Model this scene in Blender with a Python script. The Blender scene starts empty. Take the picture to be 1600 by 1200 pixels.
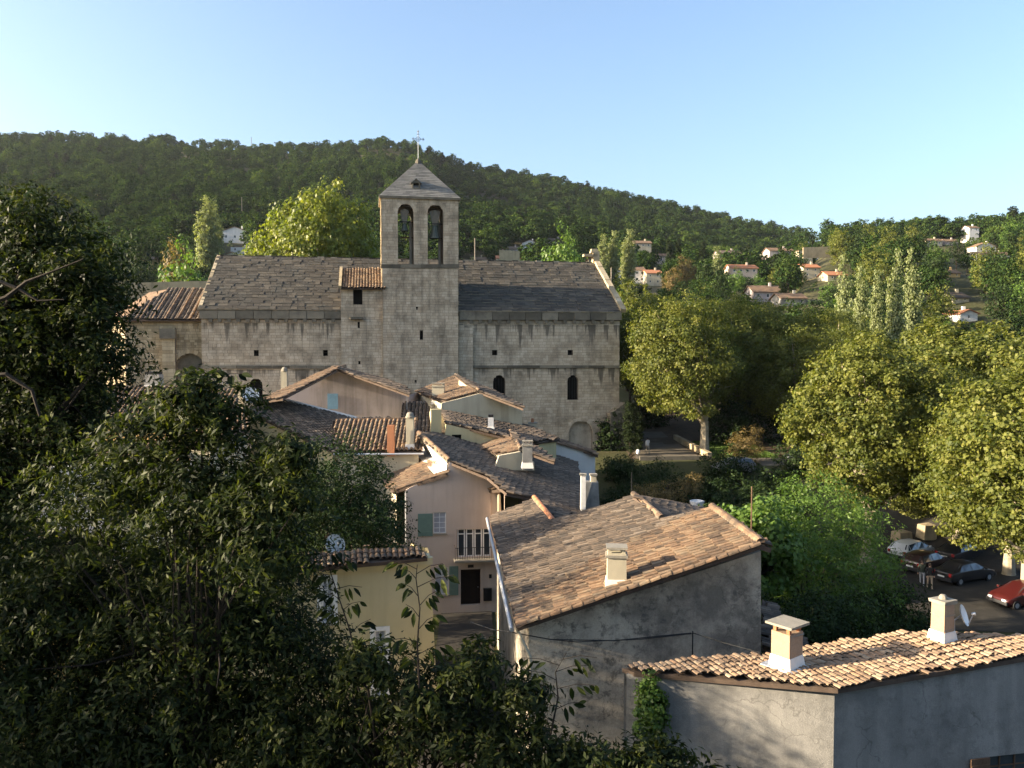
import bpy, bmesh, math, random
import numpy as np
from mathutils import Vector, Matrix, geometry
R = math.radians
rng = np.random.default_rng(11)
random.seed(5)
S = bpy.context.scene
C = S.collection

# ---------------------------------------------------------------- camera
EYE, F, PITCH = 16.0, 1250.0, math.atan(55 / 1250.0)
cam = bpy.data.objects.new('camera', bpy.data.cameras.new('camera')); C.objects.link(cam)
cam.location = (0, 0, EYE); cam.rotation_euler = (R(90) - PITCH, 0, 0)
cam.data.sensor_width = 36; cam.data.lens = 36 * F / 1600
cam.data.clip_start = 0.1; cam.data.clip_end = 20000
S.camera = cam
# ---------------------------------------------------------------- light
SUN_AZ, SUN_EL = -8.0, 15.0        # azimuth measured from -X towards +Y
sd = Vector((-math.cos(R(SUN_AZ)) * math.cos(R(SUN_EL)), math.sin(R(SUN_AZ)) * math.cos(R(SUN_EL)), math.sin(R(SUN_EL))))
w = bpy.data.worlds.new('World'); S.world = w; w.use_nodes = True
nt = w.node_tree; bg = nt.nodes['Background']
sky = nt.nodes.new('ShaderNodeTexSky'); sky.sky_type = 'NISHITA'; sky.sun_disc = False
sky.sun_elevation = R(SUN_EL); sky.sun_rotation = math.atan2(sd.x, sd.y)
sky.altitude = 300; sky.air_density = 1.0; sky.dust_density = 4.5; sky.ozone_density = 2.2
nt.links.new(sky.outputs[0], bg.inputs[0]); bg.inputs[1].default_value = 0.105
sun = bpy.data.objects.new('sun', bpy.data.lights.new('sun', 'SUN')); C.objects.link(sun)
sun.data.energy = 5.0; sun.data.angle = R(0.5); sun.data.color = (1.0, 0.83, 0.60)
sun.rotation_euler = sd.to_track_quat('Z', 'Y').to_euler()
S.view_settings.view_transform = 'Standard'; S.view_settings.look = 'None'
S.view_settings.exposure = 2.0; S.view_settings.gamma = 1.0; S.view_settings.use_curve_mapping = False
S.cycles.max_bounces = 6; S.cycles.diffuse_bounces = 3; S.cycles.transmission_bounces = 4; S.cycles.transparent_max_bounces = 6
S.cycles.sample_clamp_indirect = 6

# ---------------------------------------------------------------- picture measurements -> world
cp, sp_ = math.cos(PITCH), math.sin(PITCH)
def ray(px, py):
    u, v = (px - 800) / F, (600 - py) / F
    return Vector((u, cp + v * sp_, -sp_ + v * cp))
def at(px, py, Y=None, z=None):
    d = ray(px, py); t = (Y / d.y) if Y is not None else ((z - EYE) / d.z)
    return Vector((0, 0, EYE)) + d * t
def on(px, py, P0, n):
    d = ray(px, py); o = Vector((0, 0, EYE))
    return o + d * ((P0 - o).dot(n) / d.dot(n))
class Plane:
    """a roof plane: a point, the compass direction it falls to (degrees from +X), its pitch"""
    def __init__(s, P0, az, pitch):
        a, p = R(az), R(pitch); s.P0 = P0
        s.n = Vector((math.sin(p) * math.cos(a), math.sin(p) * math.sin(a), math.cos(p)))
        s.down = Vector((math.cos(p) * math.cos(a), math.cos(p) * math.sin(a), -math.sin(p)))
    def px(s, *pts): return [on(x, y, s.P0, s.n) for x, y in pts]
class Wall:
    """a vertical plane through P0 with outward normal at az degrees"""
    def __init__(s, P0, az):
        s.P0 = P0; s.n = Vector((math.cos(R(az)), math.sin(R(az)), 0)); s.u = Vector((-s.n.y, s.n.x, 0))
    def px(s, *pts): return [on(x, y, s.P0, s.n) for x, y in pts]
    def rect(s, x0, y0, x1, y1):       # upright rectangle through two opposite corners
        a, b = s.px((x0, y1), (x1, y0)); 
        u0, u1 = a.dot(s.u), b.dot(s.u); k = s.P0.dot(s.n)
        f = lambda u, z: s.n * k + s.u * u + Vector((0, 0, z))
        return [f(u0, a.z), f(u1, a.z), f(u1, b.z), f(u0, b.z)]

# ---------------------------------------------------------------- mesh helpers
WP = {}                                     # world position of every object built here
def wpos(o): return WP.get(o.name, Vector((0, 0, 0)))
def place(o, parent, world):
    C.objects.link(o)
    if parent is not None:
        o.parent = parent; o.location = world - wpos(parent)
    else: o.location = world
    WP[o.name] = Vector(world); return o
def tag(o, label=None, cat=None, group=None, kind=None):
    for k, v in (('label', label), ('category', cat), ('group', group), ('kind', kind)):
        if v: o[k] = v
    return o
def thing(name, loc, label, cat, group=None, kind=None):
    o = bpy.data.objects.new(name, None); o.empty_display_size = .3
    place(o, None, Vector(loc)); return tag(o, label, cat, group, kind)
class MB:
    """collects polygons (with a per-face tint 0..1), links them as one mesh object"""
    def __init__(s): s.v, s.f, s.t, s.m = [], [], [], []
    def add(s, vs, fs, t=.5, m=0):
        b = len(s.v); s.v.extend([tuple(p) for p in vs])
        for f in fs: s.f.append([b + i for i in f]); s.t.append(t); s.m.append(m)
        return s
    def quad(s, a, b, c, d, t=.5, m=0): return s.add((a, b, c, d), ((0, 1, 2, 3),), t, m)
    def box(s, c, sz, rz=0, t=.5, m=0, taper=1.0, jit=0):
        hx, hy, hz = sz[0] / 2, sz[1] / 2, sz[2] / 2; ca, sa = math.cos(rz), math.sin(rz); vs = []
        for k, zz in ((1, -hz), (taper, hz)):
            for x, y in ((-hx, -hy), (hx, -hy), (hx, hy), (-hx, hy)):
                x, y = x * k + random.uniform(-jit, jit), y * k + random.uniform(-jit, jit)
                vs.append((c[0] + x * ca - y * sa, c[1] + x * sa + y * ca, c[2] + zz + random.uniform(-jit, jit)))
        return s.add(vs, ((3, 2, 1, 0), (4, 5, 6, 7), (0, 1, 5, 4), (1, 2, 6, 5), (2, 3, 7, 6), (3, 0, 4, 7)), t, m)
    def obox(s, O, X, Y, Z, t=.5, m=0):       # box from a corner and three edge vectors
        vs = [O, O + X, O + X + Y, O + Y]; vs += [p + Z for p in vs]
        return s.add(vs, ((3, 2, 1, 0), (4, 5, 6, 7), (0, 1, 5, 4), (1, 2, 6, 5), (2, 3, 7, 6), (3, 0, 4, 7)), t, m)
    def tube(s, pts, rad, n=6, t=.5, m=0, cap=True):
        pts = [Vector(p) for p in pts]; rad = rad if hasattr(rad, '__len__') else [rad] * len(pts); vs = []
        up = Vector((0, 0, 1))
        for i, p in enumerate(pts):
            d = (pts[min(i + 1, len(pts) - 1)] - pts[max(i - 1, 0)]).normalized()
            a = d.cross(up if abs(d.z) < .9 else Vector((1, 0, 0))).normalized(); b = d.cross(a)
            for k in range(n):
                q = 2 * math.pi * k / n; vs.append(p + (a * math.cos(q) + b * math.sin(q)) * rad[i])
        fs = [(i * n + k, i * n + (k + 1) % n, (i + 1) * n + (k + 1) % n, (i + 1) * n + k) for i in range(len(pts) - 1) for k in range(n)]
        if cap: fs += [tuple(range(n))[::-1], tuple((len(pts) - 1) * n + k for k in range(n))]
        return s.add(vs, fs, t, m)
    def lathe(s, c, prof, n=14, t=.5, m=0, ax=None):
        c = Vector(c); vs = []; ax = ax or Matrix.Identity(3)
        for r, z in prof:
            for k in range(n):
                q = 2 * math.pi * k / n; vs.append(c + ax @ Vector((r * math.cos(q), r * math.sin(q), z)))
        fs = [(i * n + k, i * n + (k + 1) % n, (i + 1) * n + (k + 1) % n, (i + 1) * n + k) for i in range(len(prof) - 1) for k in range(n)]
        return s.add(vs, fs, t, m)
    def poly(s, outer, holes=(), t=.5, m=0):   # planar polygon with holes
        outer = [Vector(p) for p in outer]; allp = list(outer)
        for h in holes: allp += [Vector(p) for p in h]
        # project to 2D so that tessellation is stable
        n = geometry.normal(outer) if len(outer) > 2 else Vector((0, 0, 1))
        a = n.orthogonal().normalized(); b = n.cross(a)
        to2 = lambda L: [Vector((Vector(p).dot(a), Vector(p).dot(b), 0)) for p in L]
        tris = geometry.tessellate_polygon([to2(outer)] + [to2(h) for h in holes])
        fs = []
        for tr in tris:
            p, q, r = (allp[i] for i in tr)
            fs.append(tr if (q - p).cross(r - p).dot(n) > 0 else tr[::-1])
        return s.add(allp, fs, t, m)
    def slab(s, outer, thick, holes=(), t=.5, m=0):   # polygon extruded against vector thick, with reveals
        outer = [Vector(p) for p in outer]; s.poly(outer, holes, t, m)
        th = Vector(thick); s.poly([p + th for p in outer][::-1], [[Vector(p) + th for p in h][::-1] for h in holes], t, m)
        for L in [outer] + [list(h) for h in holes]:
            for i in range(len(L)):
                p, q = Vector(L[i]), Vector(L[(i + 1) % len(L)]); s.quad(p, p + th, q + th, q, t, m)
        return s
    def mesh(s, name, mats, origin):
        me = bpy.data.meshes.new(name)
        me.from_pydata([(v[0] - origin[0], v[1] - origin[1], v[2] - origin[2]) for v in s.v], [], s.f)
        at_ = me.attributes.new('tint', 'FLOAT', 'FACE'); at_.data.foreach_set('value', s.t)
        for m_ in (mats if isinstance(mats, (list, tuple)) else [mats]): me.materials.append(m_)
        if any(s.m): me.polygons.foreach_set('material_index', s.m)
        me.update(); return me
    def build(s, name, mats, parent=None, smooth=False, **tags):
        if not s.v: return None
        a = np.array(s.v); o_ = Vector(((a[:, 0].min() + a[:, 0].max()) / 2, (a[:, 1].min() + a[:, 1].max()) / 2, a[:, 2].min()))
        me = s.mesh(name, mats, o_)
        if smooth: me.polygons.foreach_set('use_smooth', [True] * len(me.polygons))
        return tag(place(bpy.data.objects.new(name, me), parent, o_), **tags)
def mesh_np(name, V, nper, tint, mat):
    """V (N*nper,3) float: N separate polygons of nper corners each"""
    me = bpy.data.meshes.new(name); n = len(V); N = n // nper
    me.vertices.add(n); me.vertices.foreach_set('co', V.astype('f').ravel())
    me.loops.add(n); me.loops.foreach_set('vertex_index', np.arange(n, dtype='i'))
    me.polygons.add(N); me.polygons.foreach_set('loop_start', np.arange(0, n, nper, dtype='i'))
    try: me.polygons.foreach_set('loop_total', np.full(N, nper, dtype='i'))
    except Exception: pass
    me.update(calc_edges=True)
    a_ = me.attributes.new('tint', 'FLOAT', 'FACE'); a_.data.foreach_set('value', tint.astype('f'))
    me.materials.append(mat); return me

# ---------------------------------------------------------------- materials
def srgb(h):
    c = [int(h[i:i + 2], 16) / 255 for i in (0, 2, 4)]
    return tuple((x / 12.92 if x <= .04045 else ((x + .055) / 1.055) ** 2.4) for x in c)
class G:
    def __init__(s, name):
        s.m = bpy.data.materials.new(name); s.m.use_nodes = True; s.t = s.m.node_tree
        s.b = s.t.nodes['Principled BSDF']; s.out = s.t.nodes['Material Output']
    def n(s, typ, **kw):
        x = s.t.nodes.new('ShaderNode' + typ)
        for k, v in kw.items():
            if k.startswith('i_'):
                key = k[2:]; x.inputs[int(key) if key.isdigit() else key.replace('_', ' ')].default_value = v
            else: setattr(x, k, v)
        return x
    def l(s, a, b): s.t.links.new(a, b)
    def noise(s, scale, detail=4, vec=None, rough=.55, sc3=(1, 1, 1), off=0):
        mp = s.n('Mapping'); mp.inputs['Scale'].default_value = sc3; mp.inputs['Location'].default_value = (off, off * .7, off * 1.3)
        g = s.n('NewGeometry'); s.l(g.outputs['Position'], mp.inputs[0])
        x = s.n('TexNoise'); x.inputs['Scale'].default_value = scale; x.inputs['Detail'].default_value = detail; x.inputs['Roughness'].default_value = rough
        s.l(mp.outputs[0], x.inputs['Vector']); return x.outputs['Fac']
    def ramp(s, fac, stops, interp='LINEAR'):
        x = s.n('ValToRGB'); x.color_ramp.interpolation = interp; e = x.color_ramp.elements
        while len(e) < len(stops): e.new(.5)
        for i, (p, c) in enumerate(stops):
            e[i].position = p; e[i].color = (*c, 1) if hasattr(c, '__len__') else (c, c, c, 1)
        s.l(fac, x.inputs[0]); return x.outputs[0]
    def mix(s, fac, a, b, mode='MIX'):
        x = s.n('Mix', data_type='RGBA', blend_type=mode); 
        for sock, v in ((x.inputs[0], fac), (x.inputs[6], a), (x.inputs[7], b)):
            if hasattr(v, 'default_value') or hasattr(v, 'is_linked'): s.l(v, sock)
            elif hasattr(v, '__len__'): sock.default_value = (*v, 1) if len(v) == 3 else v
            else: sock.default_value = v
        return x.outputs[2]
    def math(s, op, a, b=0.0, clamp=False):
        x = s.n('Math', operation=op, use_clamp=clamp)
        for i, v in enumerate((a, b)):
            if hasattr(v, 'is_linked'): s.l(v, x.inputs[i])
            else: x.inputs[i].default_value = v
        return x.outputs[0]
    def tint(s): return s.n('Attribute', attribute_name='tint').outputs['Fac']
    def bump(s, h, strength, dist):
        x = s.n('Bump'); x.inputs['Strength'].default_value = strength; x.inputs['Distance'].default_value = dist
        s.l(h, x.inputs['Height']); s.l(x.outputs[0], s.b.inputs['Normal'])
    def done(s, col, rough=.9, spec=.3):
        if hasattr(col, 'is_linked'): s.l(col, s.b.inputs['Base Color'])
        else: s.b.inputs['Base Color'].default_value = (*col, 1)
        s.b.inputs['Roughness'].default_value = rough; s.b.inputs['Specular IOR Level'].default_value = spec
        return s.m
def surf(name, cols, scale=2.0, tint_w=.5, rough=.92, stain=None, stain_amt=.5, streak=None, streak_amt=.5, bump=.3, bscale=12, bdist=.02, fine=.25, spec=.2, soff=0, smin=.5, crack=0, drips=(), fleck=None):
    """general weathered surface: ramp(noise + tint), fine grain, stain patches, vertical streaks, bump"""
    g = G(name); n1 = g.noise(scale, 5)
    f = g.math('ADD', g.math('MULTIPLY', n1, 1 - tint_w), g.math('MULTIPLY', g.tint(), tint_w))
    k = len(cols); c = g.ramp(f, [(.22 + .56 * i / max(1, k - 1), cc) for i, cc in enumerate(cols)])
    if stain:
        m = g.ramp(g.noise(.55, 8, rough=.68, off=soff), [(smin, 0.0), (smin + .17, 1.0)])
        c = g.mix(g.math('MULTIPLY', m, stain_amt), c, stain)
    if streak:
        m = g.ramp(g.noise(1.2, 6, sc3=(1, 1, .09), rough=.62, off=soff + 3), [(.48, 0.0), (.68, 1.0)])
        c = g.mix(g.math('MULTIPLY', m, streak_amt), c, streak)
    if fleck:      # small worn patches where the surface has weathered through
        m = g.ramp(g.noise(3.2, 9, rough=.72, off=soff + 11), [(.50, 0.0), (.60, 1.0)]); m2 = g.ramp(g.noise(.45, 3, off=soff + 21), [(.42, 0.0), (.58, 1.0)])
        c = g.mix(g.math('MULTIPLY', g.math('MULTIPLY', m, m2), fleck[0]), c, fleck[1])
    for (zt_, ln_) in drips:   # dark algae runs hanging below ledges
        ge = g.n('NewGeometry'); sx = g.n('SeparateXYZ'); g.l(ge.outputs['Position'], sx.inputs[0])
        d = g.math('DIVIDE', g.math('SUBTRACT', zt_, sx.outputs[2]), ln_); on_ = g.math('GREATER_THAN', d, 0.0)
        th = g.math('ADD', g.math('MULTIPLY', d, .22), .47); m = g.math('MULTIPLY', g.math('SUBTRACT', g.noise(1.5, 5, sc3=(1, 1, .03), rough=.6, off=zt_), th), 14.0, clamp=True)
        c = g.mix(g.math('MULTIPLY', g.math('MULTIPLY', m, on_), .72), c, (.05, .046, .04))
    if crack:
        mp = g.n('NewGeometry'); v = g.n('TexVoronoi', feature='DISTANCE_TO_EDGE'); v.inputs['Scale'].default_value = .55
        vm = g.n('VectorMath', operation='ADD'); nz = g.n('TexNoise'); nz.inputs['Scale'].default_value = 1.7; nz.inputs['Detail'].default_value = 6; g.l(mp.outputs['Position'], nz.inputs['Vector'])
        g.l(mp.outputs['Position'], vm.inputs[0]); g.l(nz.outputs['Color'], vm.inputs[1]); g.l(vm.outputs[0], v.inputs['Vector'])
        c = g.mix(g.math('MULTIPLY', g.math('MULTIPLY', g.ramp(v.outputs['Distance'], [(.0, 1.0), (.012, 0.0)]), g.ramp(g.noise(.8, 2, off=5), [(.48, 0.0), (.56, 1.0)])), crack), c, (.06, .055, .05))
    fn = g.noise(bscale * 2, 3); c = g.mix(fine, c, g.ramp(fn, [(.3, .25), (.7, 1.0)]), 'MULTIPLY')
    g.bump(g.noise(bscale, 6, rough=.65), bump, bdist)
    return g.done(c, rough, spec)
def plain(name, col, rough=.6, metal=0, spec=.4):
    g = G(name); c = g.mix(.25, col, g.ramp(g.noise(6, 4), [(.3, .45), (.7, 1.0)]), 'MULTIPLY')
    g.b.inputs['Metallic'].default_value = metal; return g.done(c, rough, spec)
def leafmat(name, cols, trans=.35, rough=.45, spec=.35):
    g = G(name); c = g.ramp(g.tint(), [(i / (len(cols) - 1), cc) for i, cc in enumerate(cols)])
    g.done(c, rough, spec)
    t = g.n('BsdfTranslucent'); tc = g.mix(1.0, c, (1.25, 1.3, .45), 'MULTIPLY'); g.l(tc, t.inputs[0])
    mx = g.n('MixShader'); mx.inputs[0].default_value = trans
    g.l(g.b.outputs[0], mx.inputs[1]); g.l(t.outputs[0], mx.inputs[2]); g.l(mx.outputs[0], g.out.inputs[0]); return g.m
M = {}
DZ1, DZ2 = 18.6, 13.9
M['stone'] = surf('pale_limestone', [(.40, .32, .225), (.54, .445, .325), (.64, .545, .415)], .8, .3, stain=(.15, .125, .09), stain_amt=.55, streak=(.085, .075, .06), streak_amt=.3, drips=((DZ1, 3.2), (DZ2, 2.4)), bump=.5, bscale=9, smin=.47)
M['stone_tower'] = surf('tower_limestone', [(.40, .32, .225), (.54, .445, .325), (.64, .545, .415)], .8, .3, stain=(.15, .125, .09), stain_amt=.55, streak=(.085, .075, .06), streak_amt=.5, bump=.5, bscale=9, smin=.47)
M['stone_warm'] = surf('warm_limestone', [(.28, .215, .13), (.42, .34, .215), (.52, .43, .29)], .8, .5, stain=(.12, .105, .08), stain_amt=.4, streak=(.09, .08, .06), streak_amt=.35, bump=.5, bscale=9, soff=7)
M['stone_dark'] = surf('lichen_dark_stone', [(.09, .08, .06), (.17, .15, .115), (.25, .22, .165)], 1.5, .5, stain=(.05, .05, .045), stain_amt=.6, bump=.6, bscale=8)
M['mortar'] = surf('old_mortar', [(.13, .11, .085), (.21, .18, .135)], 2, .2, streak=(.06, .055, .05), streak_amt=.6, bump=.4)
M['slab'] = surf('lichened_roof_slab', [(.05, .044, .036), (.085, .074, .058), (.14, .12, .092), (.40, .35, .28)], 2.5, .8, stain=(.07, .075, .07), stain_amt=.5, bump=.5, bscale=10)
M['pyramid'] = surf('grey_spire_stone', [(.11, .11, .105), (.18, .178, .168), (.24, .235, .22)], 2.0, .4, streak=(.30, .28, .24), streak_amt=.35, bump=.5, bscale=14)
M['tile'] = surf('weathered_clay_tile', [(.07, .054, .040), (.13, .09, .062), (.20, .125, .076), (.25, .175, .11), (.175, .14, .10)], 5, .42, stain=(.06, .05, .04), stain_amt=.6, bump=.4, bscale=25, bdist=.01, smin=.48)
M['tile_old'] = surf('grey_old_clay_tile', [(.055, .046, .038), (.10, .08, .062), (.155, .115, .083), (.22, .18, .14)], 5, .42, stain=(.06, .055, .05), stain_amt=.6, bump=.4, bscale=25, bdist=.01)
M['tile_pale'] = surf('sunbleached_clay_tile', [(.19, .13, .085), (.30, .205, .13), (.40, .30, .20), (.32, .20, .12)], 5, .75, stain=(.22, .16, .11), stain_amt=.5, bump=.4, bscale=25, bdist=.01)
M['pan'] = surf('gap_shade_grime_tile', [(.03, .024, .018), (.07, .052, .038), (.12, .085, .06)], 4, .4, bump=.3)  # shade of the gaps between cover tiles put into the colour, with grime
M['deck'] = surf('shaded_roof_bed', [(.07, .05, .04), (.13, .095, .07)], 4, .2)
M['pink'] = surf('pink_lime_plaster', [(.47, .375, .305), (.55, .445, .365)], .7, .1, streak=(.27, .22, .18), streak_amt=.35, bump=.25, bscale=30, bdist=.01, fine=.12, soff=4)
M['pinkgrey'] = surf('faded_pink_plaster', [(.37, .32, .31), (.45, .39, .375)], .7, .1, streak=(.16, .145, .125), streak_amt=.65, stain=(.24, .215, .185), stain_amt=.5, bump=.25, bscale=30, bdist=.01, fine=.15)
M['yellow'] = surf('yellow_ochre_plaster', [(.50, .42, .235), (.58, .49, .29)], .6, .1, streak=(.34, .27, .15), streak_amt=.4, bump=.2, bscale=30, bdist=.01, fine=.1)
M['cream'] = surf('cream_plaster', [(.42, .37, .27), (.50, .45, .33)], .7, .1, streak=(.20, .175, .13), streak_amt=.45, stain=(.26, .23, .17), stain_amt=.4, bump=.2, bscale=30, bdist=.01, fine=.15)
M['ochre'] = surf('deep_ochre_plaster', [(.50, .32, .12), (.58, .39, .17)], .6, .1, bump=.2, bscale=30, bdist=.01, fine=.1)
M['white'] = surf('whitewashed_plaster', [(.62, .60, .57), (.74, .72, .68)], .8, .1, streak=(.35, .34, .32), streak_amt=.3, bump=.2, bscale=30, bdist=.01, fine=.1)
M['gable'] = surf('blackened_grey_render', [(.41, .35, .27), (.53, .46, .36), (.58, .51, .40)], .8, .1, stain=(.09, .08, .07), stain_amt=.7, streak=(.12, .11, .10), streak_amt=.4, crack=.5, fleck=(.7, (.09, .085, .075)), bump=.6, bscale=14, bdist=.03, fine=.3, smin=.46, soff=2)
M['render'] = surf('rough_grey_render', [(.20, .195, .18), (.29, .28, .26), (.33, .32, .295)], 1.0, .1, stain=(.09, .09, .088), stain_amt=.6, streak=(.12, .12, .118), streak_amt=.5, crack=.45, fleck=(.45, (.13, .125, .115)), bump=.6, bscale=26, bdist=.02, fine=.35, soff=9)
M['brick'] = surf('orange_brick', [(.30, .13, .07), (.45, .20, .10)], 5, .6, bump=.3)
M['sandbrick'] = surf('sandy_brick', [(.30, .20, .135), (.40, .29, .20)], 5, .6, bump=.3)
M['concrete'] = surf('lichened_concrete', [(.22, .20, .165), (.34, .31, .25)], 5, .3, stain=(.12, .11, .085), stain_amt=.5, bump=.5, bscale=30)
M['zinc'] = plain('zinc_flashing', (.55, .56, .57), .45, .6)
M['flash'] = plain('white_mortar_flashing', (.74, .70, .64), .8)
M['dark'] = plain('dark_interior', (.012, .011, .010), .9, 0, .1)
M['wood'] = surf('old_brown_wood', [(.09, .055, .035), (.16, .10, .065)], 6, .4, bump=.3)
M['door'] = surf('dark_door_wood', [(.012, .009, .007), (.03, .02, .014)], 6, .4, bump=.3)
M['palewood'] = surf('grey_timber', [(.22, .19, .15), (.34, .30, .24)], 6, .4, bump=.3)
M['green_paint'] = plain('grey_green_shutter_paint', (.13, .20, .16), .6)
M['blue_paint'] = plain('pale_blue_shutter_paint', (.20, .36, .50), .6)
M['white_paint'] = plain('white_paint', (.78, .77, .74), .5)
M['iron'] = plain('black_iron', (.03, .03, .032), .5, .7)
M['bronze'] = plain('green_bronze', (.07, .08, .065), .6, .2)
M['galv'] = plain('galvanised_steel', (.45, .47, .50), .4, .6)
M['cable'] = plain('black_cable', (.015, .015, .015), .6)
g = G('window_glass'); g.done((.04, .05, .06), .08, .9); M['glass'] = g.m
M['curtain'] = plain('net_curtain', (.40, .40, .42), .9)
M['asphalt'] = surf('dusty_asphalt', [(.10, .085, .065), (.17, .145, .11)], 1.2, .1, bump=.4, bscale=40, bdist=.01)
M['asphalt_dark'] = surf('worn_dark_asphalt', [(.025, .023, .021), (.042, .039, .034), (.055, .05, .044)], .6, .1, stain=(.10, .09, .075), stain_amt=.4, bump=.4, bscale=40, bdist=.01, crack=.5)
M['crossmetal'] = plain('dark_grey_metal', (.16, .18, .20), .5, .5)
M['dirt'] = surf('leaf_strewn_earth', [(.06, .045, .03), (.13, .09, .055)], 1.5, .1, bump=.6, bscale=14, bdist=.05)
M['cobble'] = surf('grey_street_paving', [(.03, .027, .023), (.055, .05, .043)], 1.2, .4, bump=.4, bscale=20)
M['bark'] = surf('pale_plane_bark', [(.16, .13, .09), (.34, .29, .21), (.46, .41, .31)], 2.5, .2, bump=.5, bscale=10)
M['darkbark'] = surf('dark_bark', [(.02, .016, .012), (.05, .04, .03)], 4, .2, bump=.7, bscale=14)
M['leaf_plane'] = leafmat('plane_tree_leaves', [(.03, .048, .012), (.075, .095, .02), (.115, .13, .026), (.155, .165, .034), (.18, .17, .04)], .42, .55, .25)
M['leaf_lime'] = leafmat('yellow_green_leaves', [(.05, .075, .013), (.10, .13, .022), (.16, .185, .03), (.22, .22, .045)], .42, .5)
M['leaf_green'] = leafmat('fresh_green_leaves', [(.04, .075, .014), (.07, .13, .02), (.10, .17, .03), (.14, .20, .045)], .40, .5)
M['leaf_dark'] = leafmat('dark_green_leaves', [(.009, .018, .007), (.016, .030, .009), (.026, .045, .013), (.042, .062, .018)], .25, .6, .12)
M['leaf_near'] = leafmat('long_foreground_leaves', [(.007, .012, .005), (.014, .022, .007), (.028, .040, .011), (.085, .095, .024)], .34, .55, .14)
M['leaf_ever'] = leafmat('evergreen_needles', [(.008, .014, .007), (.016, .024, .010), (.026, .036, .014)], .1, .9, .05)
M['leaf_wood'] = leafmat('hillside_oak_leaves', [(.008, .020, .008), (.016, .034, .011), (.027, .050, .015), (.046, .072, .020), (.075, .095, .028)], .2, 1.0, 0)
M['leaf_hill'] = leafmat('bright_hillside_leaves', [(.03, .055, .014), (.06, .095, .022), (.10, .13, .03)], .25, 1.0, 0)
M['leaf_silver'] = leafmat('silver_poplar_leaves', [(.12, .14, .06), (.20, .23, .11), (.30, .32, .17)], .40, .6, .2)
M['leaf_rust'] = leafmat('rusty_autumn_leaves', [(.06, .05, .02), (.14, .10, .035), (.22, .16, .06)], .35, .6)
g = G('ground_cover')
n1 = g.noise(.03, 6); n2 = g.noise(.8, 5)
c = g.mix(n2, g.ramp(n1, [(.35, (.045, .055, .018)), (.5, (.07, .075, .028)), (.62, (.14, .12, .07))]), (.05, .045, .025)); g.bump(g.noise(1.5, 6), .6, .2)
M['ground'] = g.done(c, .95, .1)
# ================================================================ terrain
PROF_R = [0, 3, 5.5, 8, 12, 17, 24, 40, 50, 55, 71, 80, 95, 112, 160, 220, 300]
PROF_Z = [14.3, 14.2, 12.6, 9.3, 5.5, 3.0, 1.5, .6, .3, 0, 0, 4.8, 5.2, 6.6, 14, 27, 46]
SKY_X = [-400, 0, 60, 150, 250, 350, 390, 430, 520, 600, 640, 680, 720, 780, 860, 950, 1050, 1150, 1240, 1300, 1400, 1450, 1520, 1600, 2100]
SKY_Y = [230, 217, 214, 217, 222, 226, 235, 232, 228, 222, 225, 241, 258, 269, 281, 300, 322, 346, 364, 358, 352, 348, 348, 338, 330]
def ridge(px):
    d = 900 - 430 * min(1, max(0, (px - 1215) / 75)); s = float(np.interp(px, SKY_X, SKY_Y))
    return d, EYE + (545 - s) / F * d - 6.5 * (1 if d > 600 else .9)
def ground_z(x, y):
    r = math.hypot(x, y)
    if r < 1e-6: return PROF_Z[0]
    if y > .25 * r: px = 800 + F * x / y
    else: px = 2400 if x > 0 else -800
    z0 = float(np.interp(r, PROF_R, PROF_Z))
    if r <= 230 or y <= 0: return z0 if r <= 230 else z0 + (r - 230) * .01
    d, zr = ridge(px); R0 = 230; zb = float(np.interp(230, PROF_R, PROF_Z)); Y = y
    if Y < d:
        t = max(0, (Y - R0) / (d - R0)); 
        s = t ** (1.2 if d > 700 else 1.0)
        z = zb + (zr - zb) * s + (3.0 * math.sin(x * .021 + 1.3) * math.sin(y * .017) + 5 * math.sin(x * .008 + y * .006)) * min(1, 4 * t * (1 - t))
    else: z = zr - (Y - d) * .12
    k = min(1, max(0, (y / r - .25) / .2))
    return (z0 + (r - 230) * .01) * (1 - k) + z * k
m = MB(); RR = [0.01, 1.5, 3, 4, 5, 6, 8, 10, 12, 14, 17, 20, 24, 30, 36, 42, 50, 55, 62, 71, 75, 80, 84, 90, 95, 103, 112, 125, 140, 160, 180, 200, 220, 230]
while RR[-1] < 1100: RR.append(RR[-1] * 1.045)
RR += [1250, 1500]
TH = list(np.linspace(-180, -50, 14)[:-1]) + list(np.linspace(-50, 50, 181)) + list(np.linspace(50, 180, 14)[1:])
vs = []
for r in RR:
    for th in TH: x, y = r * math.sin(R(th)), r * math.cos(R(th)); vs.append((x, y, ground_z(x, y)))
n = len(TH)
m.add(vs, [(i * n + k, i * n + k + 1, (i + 1) * n + k + 1, (i + 1) * n + k) for i in range(len(RR) - 1) for k in range(n - 1)])
me = m.mesh('ground', M['ground'], (0, 0, 0)); me.flip_normals(); me.polygons.foreach_set('use_smooth', [True] * len(me.polygons))
tag(place(bpy.data.objects.new('ground', me), None, Vector((0, 0, 0))), kind='structure')

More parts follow.
